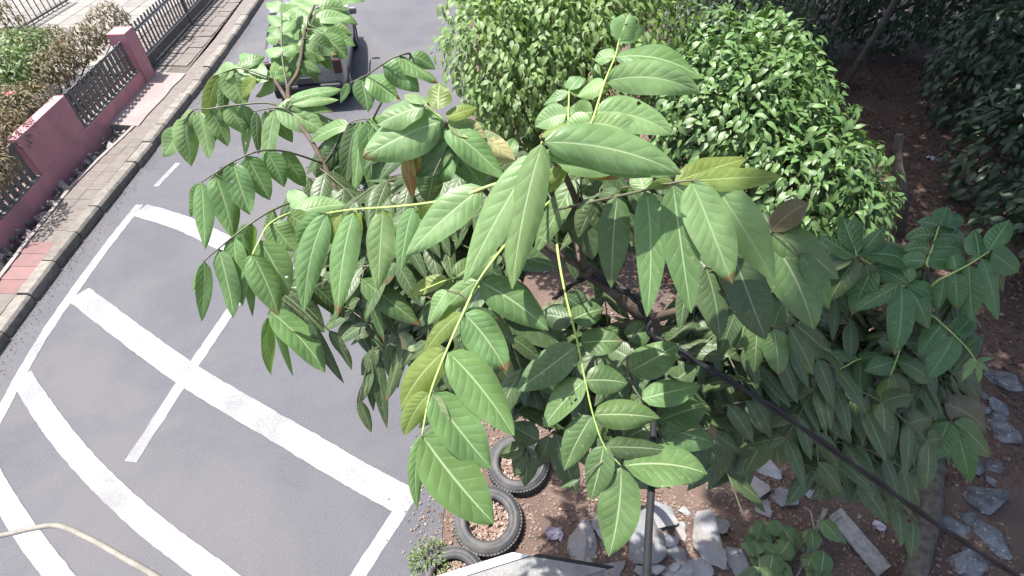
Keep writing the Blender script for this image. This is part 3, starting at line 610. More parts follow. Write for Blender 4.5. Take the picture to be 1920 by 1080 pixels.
# ------------------------------------------------------------------ parked car, half hidden behind the far leaves
def build_car():
    root = empty('silver_car', (-4.06, 11.35, 0.0), R(9)); root.scale = (.86, .96, .94); tag(root, 'silver hatchback seen from behind through the leaves on the road', 'car')
    # cross sections along y (rear -1.9 .. front 1.9): (y, half width, z sill, z belt, roof half width, z roof)
    sec = [(-1.90, .66, .42, .80, .60, .84), (-1.84, .76, .30, .92, .70, 1.00), (-1.62, .80, .24, .98, .62, 1.34), (-1.35, .81, .22, .98, .60, 1.47), (-.4, .82, .22, .97, .60, 1.52), (.35, .82, .22, .96, .59, 1.47), (.75, .81, .22, .95, .60, 1.25), (1.15, .80, .24, .93, .66, .98), (1.6, .77, .28, .82, .64, .86), (1.85, .66, .38, .66, .56, .70)]
    v = []; f = []
    for y, hw, zs, zb, rw, zr in sec:
        ring = [(-hw * .9, zs), (-hw, zs + .15), (-hw, (zs + zb) / 2 + .05), (-hw * .97, zb), (-rw, zr - .05), (-rw * .8, zr), (0, zr + .015), (rw * .8, zr), (rw, zr - .05), (hw * .97, zb), (hw, (zs + zb) / 2 + .05), (hw, zs + .15), (hw * .9, zs)]
        v += [(x, y, z) for x, z in ring]
    n = 13
    for i in range(len(sec) - 1):
        for k in range(n):
            f.append((i * n + k, i * n + (k + 1) % n, (i + 1) * n + (k + 1) % n, (i + 1) * n + k))
    f += [tuple(range(n - 1, -1, -1)), tuple((len(sec) - 1) * n + k for k in range(n))]
    mb = MB(); mb.add(v, f); o = mb.obj('body', M['car'], root, smooth=True); s = o.modifiers.new('sub', 'SUBSURF'); s.levels = s.render_levels = 1
    mb = MB(); mb.add([(-.55, -1.85, 1.0), (.55, -1.85, 1.0), (.50, -1.60, 1.36), (-.50, -1.60, 1.36)], [(0, 1, 2, 3)]); o = mb.obj('rear_window', M['glass'], root, loc=(0, -.03, .01))
    so_ = o.modifiers.new('s', 'SOLIDIFY'); so_.thickness = .012
    mb = MB(); mb.add([(-.54, .42, 1.48), (.54, .42, 1.48), (.60, 1.12, 1.04), (-.60, 1.12, 1.04)], [(0, 1, 2, 3)]); o = mb.obj('windscreen', M['glass'], root, loc=(0, .02, .02))
    for sx in (-1, 1):
        for ya, yb in ((-1.45, -.62), (-.55, .62)):
            mb = MB(); top = 1.40; mb.add([(sx * .805, ya, 1.0), (sx * .81, yb, 1.0), (sx * .625, yb - (.28 if yb > 0 else 0), top), (sx * .625, ya + .12, top)], [(0, 1, 2, 3)]); mb.obj('side_window', M['glass'], root, loc=(sx * .012, 0, .01))
        mb = MB(); mb.box(sx * .70 - .09, sx * .70 + .09, -1.93, -1.80, .74, 1.02); mb.obj('tail_light', M['tail'], root, bevel=.03)
        mb = MB(); mb.box(sx * .55 - .13, sx * .55 + .13, 1.72, 1.86, .62, .76); mb.obj('headlight', M['white'], root, bevel=.03)
        mb = MB(); mb.box(sx * .93 - .09, sx * .93 + .09, .50, .60, .98, 1.12); mb.obj('mirror', M['car'], root, bevel=.03)
    mb = MB(); mb.box(-.72, .72, -1.97, -1.80, .32, .56); mb.obj('rear_bumper', M['blackp'], root, bevel=.05)
    mb = MB(); mb.box(-.22, .22, -1.955, -1.90, .60, .71); mb.obj('number_plate', M['plate'], root, bevel=.005)
    for sx in (-1, 1):
        for yy in (-1.2, 1.2):
            Mx = Matrix.Translation((sx * .73, yy, .29)) @ Matrix.Rotation(math.pi / 2, 4, 'Y')
            mb = MB(); mb.lathe([(.18, -.08), (.27, -.09), (.29, -.06), (.29, .06), (.27, .09), (.18, .08)], 28, M=Mx); wh = mb.obj('wheel', M['tyre'], root, smooth=True)
            mb = MB(); mb.lathe([(.0, -.03), (.18, -.07), (.185, .07), (.0, .03)], 20, M=Mx); mb.obj('rim', M['pole'], wh, smooth=True)
build_car()

# ------------------------------------------------------------------ tyres, litter, rocks
def tyre(cx, cy, D, label, tilt=0.0, rz=0.0, dz=0.0):
    ro = D / 2; ri = ro * 0.60; h = 0.16
    root = empty('old_tyre', (cx, cy, gz(cx, cy) + dz), rz); root.rotation_euler = (tilt, tilt * .4, rz); tag(root, label, 'tyre', 'old tyres laid flat beside the road')
    prof = [(ri + .012, 0.012), (ri + .05, 0.0), (ro - .035, .01), (ro - .012, .028), (ro - .012, h - .028), (ro - .030, h - .008), (ro - .045, h), (ri + .075, h + .006), (ri + .070, h + .001), (ri + .045, h - .003), (ri + .040, h + .004), (ri + .02, h - .006), (ri, h - .025), (ri + .010, h - .05), (ro - .05, h - .045), (ro - .03, h / 2), (ro - .05, .045), (ri + .010, .045), (ri, .028)]
    mb = MB(); mb.lathe(prof, 56); mb.obj('sidewall', M['tyre'], root, smooth=True)
    mb = MB(); n = 60
    for k in range(n):
        for (za, zb, sh) in ((.03, .062, 0), (.068, .093, .5), (.099, .132, 0)):
            a0 = 2 * math.pi * (k + sh) / n; a1 = a0 + 2 * math.pi / n * .74; v = []
            for a in (a0, a1):
                for r in (ro - .016, ro): 
                    for z in (za, zb): v.append((r * math.cos(a), r * math.sin(a), z))
            mb.add(v, [(2, 3, 7, 6), (0, 2, 6, 4), (1, 5, 7, 3), (0, 1, 3, 2), (4, 6, 7, 5)])
    mb.obj('tread', M['tyre'], root)
    return root
T1 = G(914, 974, .1); T2 = G(972, 868, .1); T3 = G(848, 1090, .1)
tyre(T1.x, T1.y, 0.62, 'old tyre nearest the road markings, fully ringed with chips inside', .03, .3)
tyre(T2.x, T2.y, 0.60, 'old tyre farther back, half covered by hanging leaves', -.04, 1.3)
tyre(T3.x, T3.y, 0.56, 'old tyre partly hidden by the white cabinet top', .02, 2.0)
def flakes(name, area, n, smin, smax, mat, seed, label, thick=0.3, z=None, reject=None, cat='leaf litter'):
    rr = random.Random(seed); items = []
    unit = ([Vector(q) for q in ((-.5, 0, 0), (0, -.28, .10), (.5, 0, .02), (0, .28, .12))], [(0, 1, 2, 3)], [(0, .5), (.5, 0), (1, .5), (.5, 1)])
    k = 0
    while len(items) < n and k < n * 6:
        k += 1; x, y = area(rr)
        if reject and reject(x, y): continue
        zz = (gz(x, y) if z is None else z) + 0.006 + rr.random() * 0.012
        d = Vector((rr.gauss(0, 1), rr.gauss(0, 1), rr.gauss(0, thick))); nn = Vector((rr.gauss(0, .35), rr.gauss(0, .35), 1))
        items.append(frame(Vector((x, y, zz)), d, nn, rr.uniform(smin, smax), rr.uniform(.5, 1.1)))
    o = link(name, mass_mesh(name, unit, items, mat), None); tag(o, label, cat, kind='stuff'); return o
def in_tyre(x, y, f=1.0): return any((x - t.x) ** 2 + (y - t.y) ** 2 < (r * f) ** 2 for t, r in ((T1, .31), (T2, .30), (T3, .28)))
def near_area(rr):
    while True:
        x = rr.uniform(-0.8, 4.5); y = rr.uniform(.6, 4.5)
        if x > -0.62 + rr.gauss(0, .06): return x, y
flakes('leaf_litter', near_area, 16000, .015, .055, M['litter'], 51, 'tan chips and dead leaf scraps on the soil by the tyres', reject=in_tyre)
flakes('dead_leaves', lambda rr: (rr.uniform(2.0, 11), rr.uniform(2.2, 12)), 36000, .03, .09, M['litter_dark'], 52, 'reddish brown fallen leaves covering the shaded ground on the right')
for t, r in ((T1, .19), (T2, .185), (T3, .17)):
    def ar(rr, t=t, r=r):
        a = rr.random() * 6.283; q = r * math.sqrt(rr.random()); return t.x + q * math.cos(a), t.y + q * math.sin(a)
    flakes('gravel', ar, 900, .015, .04, M['gravel'], 60 + int(r * 1000), 'pale chips and gravel filling an old tyre', z=0.05, cat='gravel')
flakes('leaf_litter', lambda rr: (-0.75 + rr.gauss(0, .12), rr.uniform(.8, 3.6)), 700, .012, .04, M['litter'], 55, 'scattered tan chips along the ragged asphalt edge', z=0.004, reject=in_tyre)
flakes('kerb_grit', lambda rr: (lambda y: (kx(y) + .03 + abs(rr.gauss(0, .12)), y))(rr.uniform(2.5, 14)), 2600, .008, .026, M['sand'], 57, 'grit and dust gathered on the asphalt along the kerb', z=0.0, cat='grit')
rme = [rockmesh(100 + k, 0.55, 0.4, 3) for k in range(10)]
for q in rme: q.materials.append(M['rock'])
rmd = [q.copy() for q in rme]
for q in rmd: q.materials.clear(); q.materials.append(M['rock_dark'])
def rock(px, py, w_, h_, k, label, mats=None, zf=.6, rz=None, lift=0.0, name='stone_slab', group='grey stones heaped on the soil'):
    p = G(px, py, .08); q = P(px, py, 1); dd = (p - CP).dot(CF); rr = random.Random(int(k * 7 + px))
    o = bpy.data.objects.new(name, (mats or rme)[k % 10]); COL.objects.link(o)
    sx = w_ * dd / FPX * 1.42; sy = h_ * dd / FPX * 1.42
    o.scale = (sx, sy, min(sx, sy) * zf); o.location = (p.x, p.y, gz(p.x, p.y) + min(sx, sy) * zf * .06 + lift)
    o.rotation_euler = (rr.uniform(-.3, .3), rr.uniform(-.3, .3), rz if rz is not None else rr.uniform(-.4, .4)); tag(o, label, 'stone', group); return o
rock(1100, 1020, 55, 105, 0, 'tall pale grey stone slab leftmost in the heap beside the chips', rz=-.25)
rock(1150, 1063, 62, 44, 1, 'squat grey stone at the foot of the long hanging leaf')
rock(1205, 1010, 70, 110, 2, 'big grey stone slab left of the black vertical cable', rz=-.35, lift=.05)
rock(1250, 965, 62, 56, 3, 'grey stone slab at the back of the heap right of the black cable', lift=.05)
rock(1292, 1062, 96, 50, 4, 'wide flat grey stone in front of the heap')
rock(1336, 1015, 62, 90, 5, 'grey pointed stone slab at the right end of the heap', lift=.05, rz=.2)
rock(1270, 1028, 44, 34, 6, 'small grey stone in the middle of the heap')
rock(1232, 1056, 36, 34, 7, 'small grey stone just right of the black cable foot')
rock(1130, 965, 40, 44, 8, 'small grey stone behind the tall slab')
rock(1385, 1050, 48, 52, 9, 'dark grey stone at the outer edge of the heap')
for i, (x, y, a, b) in enumerate(((1420, 905, 40, 70), (1455, 870, 50, 60), (1470, 920, 60, 46), (1440, 945, 40, 36), (1510, 905, 36, 40))):
    rock(x, y, a, b, i + 2, ('bright white stone, leftmost in the gap between dark leaves', 'bright white stone, topmost in the gap between dark leaves', 'white stone in the middle of the gap between dark leaves', 'small white stone low in the gap between dark leaves', 'white stone right of the gap between dark leaves')[i], name='white_stone', group='white stones under the leaves')
for i, (x, y, a, b) in enumerate(((1830, 850, 60, 70), (1800, 985, 62, 60), (1850, 930, 80, 70), (1880, 1010, 60, 80), (1815, 1050, 70, 50), (1890, 800, 60, 60), (1880, 700, 60, 60))):
    rock(x, y, a, b, i, ('mottled stone below the right hand leaves', 'mottled stone beside the log', 'large mottled stone behind the log', 'mottled stone near the lower right corner', 'mottled stone at the bottom right of the log', 'shaded mottled stone at the right edge above the others', 'topmost shaded mottled stone at the right edge')[i], rmd, name='mottled_stone', group='mottled stones in the shade')
for k in range(15):
    rr_ = random.Random(900 + k); x = rr_.uniform(1075, 1375); y = rr_.uniform(945, 1078); a = rr_.uniform(18, 46)
    rock(x, y, a, a * rr_.uniform(.6, 1.1), k, 'small grey broken stone lying among the larger slabs of the heap', name='stone_chip', group='broken stones between the slabs', lift=rr_.uniform(0, .04))
for k in range(12):
    rr_ = random.Random(950 + k); x = rr_.uniform(1800, 1915); y = rr_.uniform(690, 1078); a = rr_.uniform(24, 50)
    rock(x, y, a, a * rr_.uniform(.6, 1.1), k, 'small mottled stone among the shaded stones at the right edge', rmd, name='mottled_chip', group='small stones in the shade')
# log, plank, sticks, scraps
a = G(1752, 860, .1); b = G(1712, 1090, .1); mb = MB(); sp = spline([a + (a - b) * .25, a, a.lerp(b, .5) + Vector((.03, 0, .03)), b, b + (b - a) * .3], 6)
mb.tube(sp, [.085 + .012 * noise.noise((i * 1.1, 3, 3)) for i in range(len(sp))], 12); tag(mb.obj('fallen_log', M['bark_grey'], smooth=True), 'weathered brown log lying on the ground at the lower right', 'log')
mb = MB(); c = G(1608, 1015, .06); Mx = Matrix.Translation(c) @ Matrix.Rotation(R(-62), 4, 'Z') @ Matrix.Rotation(R(6), 4, 'Y'); mb.box(-.27, .27, -.085, .085, 0, .028, Mx); tag(mb.obj('weathered_plank', M['wood_pale'], bevel=.004), 'pale weathered wooden plank lying left of the log', 'plank')
st = [G(1548, 955, .12), G(1528, 1000, .10), G(1508, 1050, .08), G(1492, 1085, .05)]; mb = MB(); mb.tube(spline(st, 5), [.02 - .0008 * i for i in range(16)], 7); mb.tube(spline([st[1], G(1520, 960, .14), G(1508, 952, .14)], 4), .008, 6)
tag(mb.obj('dry_stick', M['wood_pale'], smooth=True), 'pale forked dry stick lying left of the plank', 'stick')
st = [G(1575, 965, .13), G(1553, 985, .1), G(1540, 998, .09)]; mb = MB(); mb.tube(spline(st, 5), .013, 7); tag(mb.obj('dry_stick', M['wood_pale'], smooth=True), 'short pale stick just above the plank', 'stick')
def scrap(px, py, s, label, mat='paper', sx=1.3):
    rr = random.Random(px); p = G(px, py, .03); n = 6; v = []; 
    for j in range(n):
        for i in range(n): v.append(((i / (n - 1) - .5 + rr.uniform(-.12, .12)) * s * sx, (j / (n - 1) - .5 + rr.uniform(-.12, .12)) * s, .02 + rr.uniform(-.2, .3) * s))
    mb = MB(); mb.add(v, [(j * n + i, j * n + i + 1, (j + 1) * n + i + 1, (j + 1) * n + i) for j in range(n - 1) for i in range(n - 1)])
    o = mb.obj('paper_scrap', M[mat]); o.location = (p.x, p.y, gz(p.x, p.y) + .012); o.rotation_euler = (0, 0, rr.uniform(-1, 1)); m_ = o.modifiers.new('s', 'SOLIDIFY'); m_.thickness = .002
    tag(o, label, 'litter', 'scraps of litter on the ground')
scrap(1040, 1000, .11, 'crumpled pale packet on the brown chips beside the tyres')
scrap(1650, 985, .07, 'small white scrap between the plank and the log')
scrap(1022, 497, .16, 'white scrap on the ground glimpsed between leaves above the branch')
scrap(1748, 292, .10, 'tiny pale scrap on the dark leaf litter near the thick trunk')

# ------------------------------------------------------------------ cabinet, pole, cables
ZT = 1.42
def cab():
    A = G(958, 1036, ZT); B = G(778, 1092, ZT); C2 = G(1222, 1080, ZT)
    eL = (B - A).normalized(); lenL = 0.62; 
    eR = (C2 - A).normalized(); lenR = 0.60
    root = empty('equipment_cabinet', (A.x, A.y - .3, 0)); tag(root, 'white and grey equipment cabinet top at the bottom edge below the leaves', 'cabinet')
    o0 = Vector((A.x, A.y - .3, 0))
    def quad(name, pts, th, mat, bevel=.004):
        mb = MB(); n = len(pts); up = Vector((0, 0, th)); mb.add([p - o0 for p in pts] + [p - o0 - up for p in pts], [tuple(range(n)), tuple(range(2 * n - 1, n - 1, -1))] + [(i, i + n, (i + 1) % n + n, (i + 1) % n) for i in range(n)])
        bm = bmesh.new(); me = mb.mesh(name); bm.from_mesh(me); bmesh.ops.recalc_face_normals(bm, faces=bm.faces[:]); bm.to_mesh(me); bm.free()
        o = link(name, me, mat, root)
        if bevel: m_ = o.modifiers.new('b', 'BEVEL'); m_.width = bevel; m_.segments = 2
    Z = Vector((0, 0, 1)); PL = A + eL * lenL; PR = A + eR * lenR; PB = A + eL * lenL + eR * lenR
    ins = (eL + eR) * .03 - Z * .03
    quad('cabinet_body', [A + ins, PL + ins, PB - (eL + eR) * .03 - Z * .03, PR + ins], ZT - .04, M['cement'], .01)
    quad('cabinet_top', [A + eR * .13, PL + eR * .13, PB, PR], .03, M['cement'])
    quad('top_flange', [A - eL * .01, PL, PL + eR * .118, A + eR * .118 - eL * .01], .034, M['white'])
    ro = (-eL) * .055
    quad('rim_strip', [A + eR * .125 + ro - Z*.004, PR + ro - Z*.004, PR - eL * .004 - Z*.004, A + eR * .125 - eL * .004 - Z*.004], .03, M['blackp'])
cab()
pole = empty('camera_pole', (0, -.45, 0)); tag(pole, 'galvanised steel pole carrying the camera, behind the viewpoint', 'pole')
mb = MB(); mb.tube([(0, 0, -.1), (0, 0, 3), (0, 0, 6.2)], [.09, .08, .07], 20); mb.obj('shaft', M['pole'], pole, smooth=True)
mb = MB(); mb.tube([(0, .05, 5.25), (0, .35, 5.22)], .025, 10); mb.obj('bracket', M['pole'], pole, smooth=True)
def cable(name, pts, r, mat, label, sub=8, twin=0.0):
    pp = spline([P(*q) if len(q) == 3 else q for q in pts], sub); mb = MB()
    if twin:
        A_, B_ = [], []
        for i, p in enumerate(pp):
            a = i * .55; o = Vector((math.cos(a), 0, math.sin(a))) * twin; A_.append(p + o); B_.append(p - o)
        mb.tube(A_, r, 8); mb.tube(B_, r, 8)
    else: mb.tube(pp, r, 10)
    o = mb.obj(name, M[mat], smooth=True); tag(o, label, 'cable'); return o
cable('beige_cable', [(-160, 1030, 1.35), (0, 1004, 1.22), (60, 991, 1.17), (108, 986, 1.13), (165, 1009, 1.06), (235, 1048, .98), (300, 1086, .9), (420, 1170, .75)], .0055, 'beige', 'beige sleeved cable arching across the lower left corner')
cable('vertical_cable', [(1228, 640, 1.42), (1226, 720, 1.34), (1225, 800, 1.25), (1222, 900, 1.15), (1216, 1000, 1.06), (1211, 1090, .98), (1195, 1250, .85)], .0082, 'blackp', 'thick black cable running straight down past the grey stones')
cable('twin_cable', [(1040, 560, 1.9), (1095, 520, 1.34), (1150, 535, 1.30), (1192, 560, 1.30), (1215, 600, 1.32), (1226, 630, 1.33), (1290, 668, 1.34), (1450, 765, 1.38), (1620, 885, 1.45), (1760, 985, 1.55), (1900, 1075, 1.68), (2100, 1190, 1.95)], .0052, 'blackp', 'pair of thin black cables sagging from the branch to the lower right', 10, twin=.0055)

# ------------------------------------------------------------------ the near trees with compound leaves
T1_BASE = G(1165, 965); T2_BASE = G(1690, 800)
tree1 = empty('compound_leaf_tree', T1_BASE); tag(tree1, 'tree with large drooping compound leaves reaching up in front of the camera', 'tree')
tree2 = empty('compound_leaf_tree', T2_BASE); tag(tree2, 'smaller dim tree with compound leaves in shade at the right', 'tree')
def limb(tree, base, name, pts, r0, r1, mat='bark', sub=6):
    p3 = [(P(*q) if len(q) == 3 and not isinstance(q, Vector) else q) - base for q in pts]; sp = spline(p3, sub); n = len(sp)
    mb = MB(); mb.tube(sp, [r0 + (r1 - r0) * i / (n - 1) for i in range(n)], 9); mb.obj(name, M[mat], tree, smooth=True)
limb(tree1, T1_BASE, 'trunk', [T1_BASE + Vector((0, 0, -.1)), T1_BASE + Vector((.05, .05, .9)), P(1225, 760, 2.8), P(1222, 650, 1.75), (1212, 598, 1.42), (1160, 548, 1.36), (1095, 505, 1.30)], .045, .019)
limb(tree1, T1_BASE, 'branch', [(1095, 505, 1.30), (1078, 450, 1.36), (1050, 390, 1.26), (1022, 335, 1.06), (1014, 275, .89)], .0095, .0045)
limb(tree1, T1_BASE, 'branch', [(1095, 505, 1.30), (980, 430, 1.22), (900, 345, 1.15), (850, 262, 1.04), (833, 228, 1.0)], .008, .004)
limb(tree1, T1_BASE, 'branch', [(1212, 598, 1.42), (1010, 640, 1.95), (820, 520, 2.0), (700, 430, 1.9), (643, 377, 1.78), (607, 307, 1.78), (583, 263, 1.8), (558, 228, 1.82), (535, 182, 1.86), (515, 150, 1.9)], .011, .006)
limb(tree1, T1_BASE, 'branch', [(558, 228, 1.82), (540, 172, 1.86), (560, 130, 1.9), (572, 55, 2.0), (590, 10, 2.1)], .009, .004)
limb(tree1, T1_BASE, 'branch', [(1095, 505, 1.30), (1085, 400, 1.18), (1060, 330, 1.05), (1030, 290, .98)], .009, .005)
limb(tree1, T1_BASE, 'branch', [(1212, 598, 1.42), (1330, 560, 1.35), (1400, 490, 1.25), (1443, 440, 1.2)], .010, .005)
limb(tree2, T2_BASE, 'trunk', [T2_BASE + Vector((0, 0, -.1)), T2_BASE + Vector((.02, -.02, 1.0)), P(1705, 760, 2.7), P(1705, 660, 2.1), (1700, 590, 1.85), (1690, 540, 1.72)], .032, .008)
limb(tree2, T2_BASE, 'branch', [(1700, 590, 1.85), (1660, 540, 1.75), (1608, 480, 1.65)], .008, .004)
limb(tree2, T2_BASE, 'branch', [(1700, 590, 1.85), (1735, 560, 1.75), (1740, 500, 1.65)], .008, .004)
limb(tree2, T2_BASE, 'branch', [P(1705, 760, 2.7), P(1680, 700, 2.2), P(1620, 680, 2.0)], .008, .004)
limb(tree2, T2_BASE, 'branch', [P(1705, 760, 2.7), P(1750, 740, 2.3), P(1775, 755, 2.1)], .008, .004)

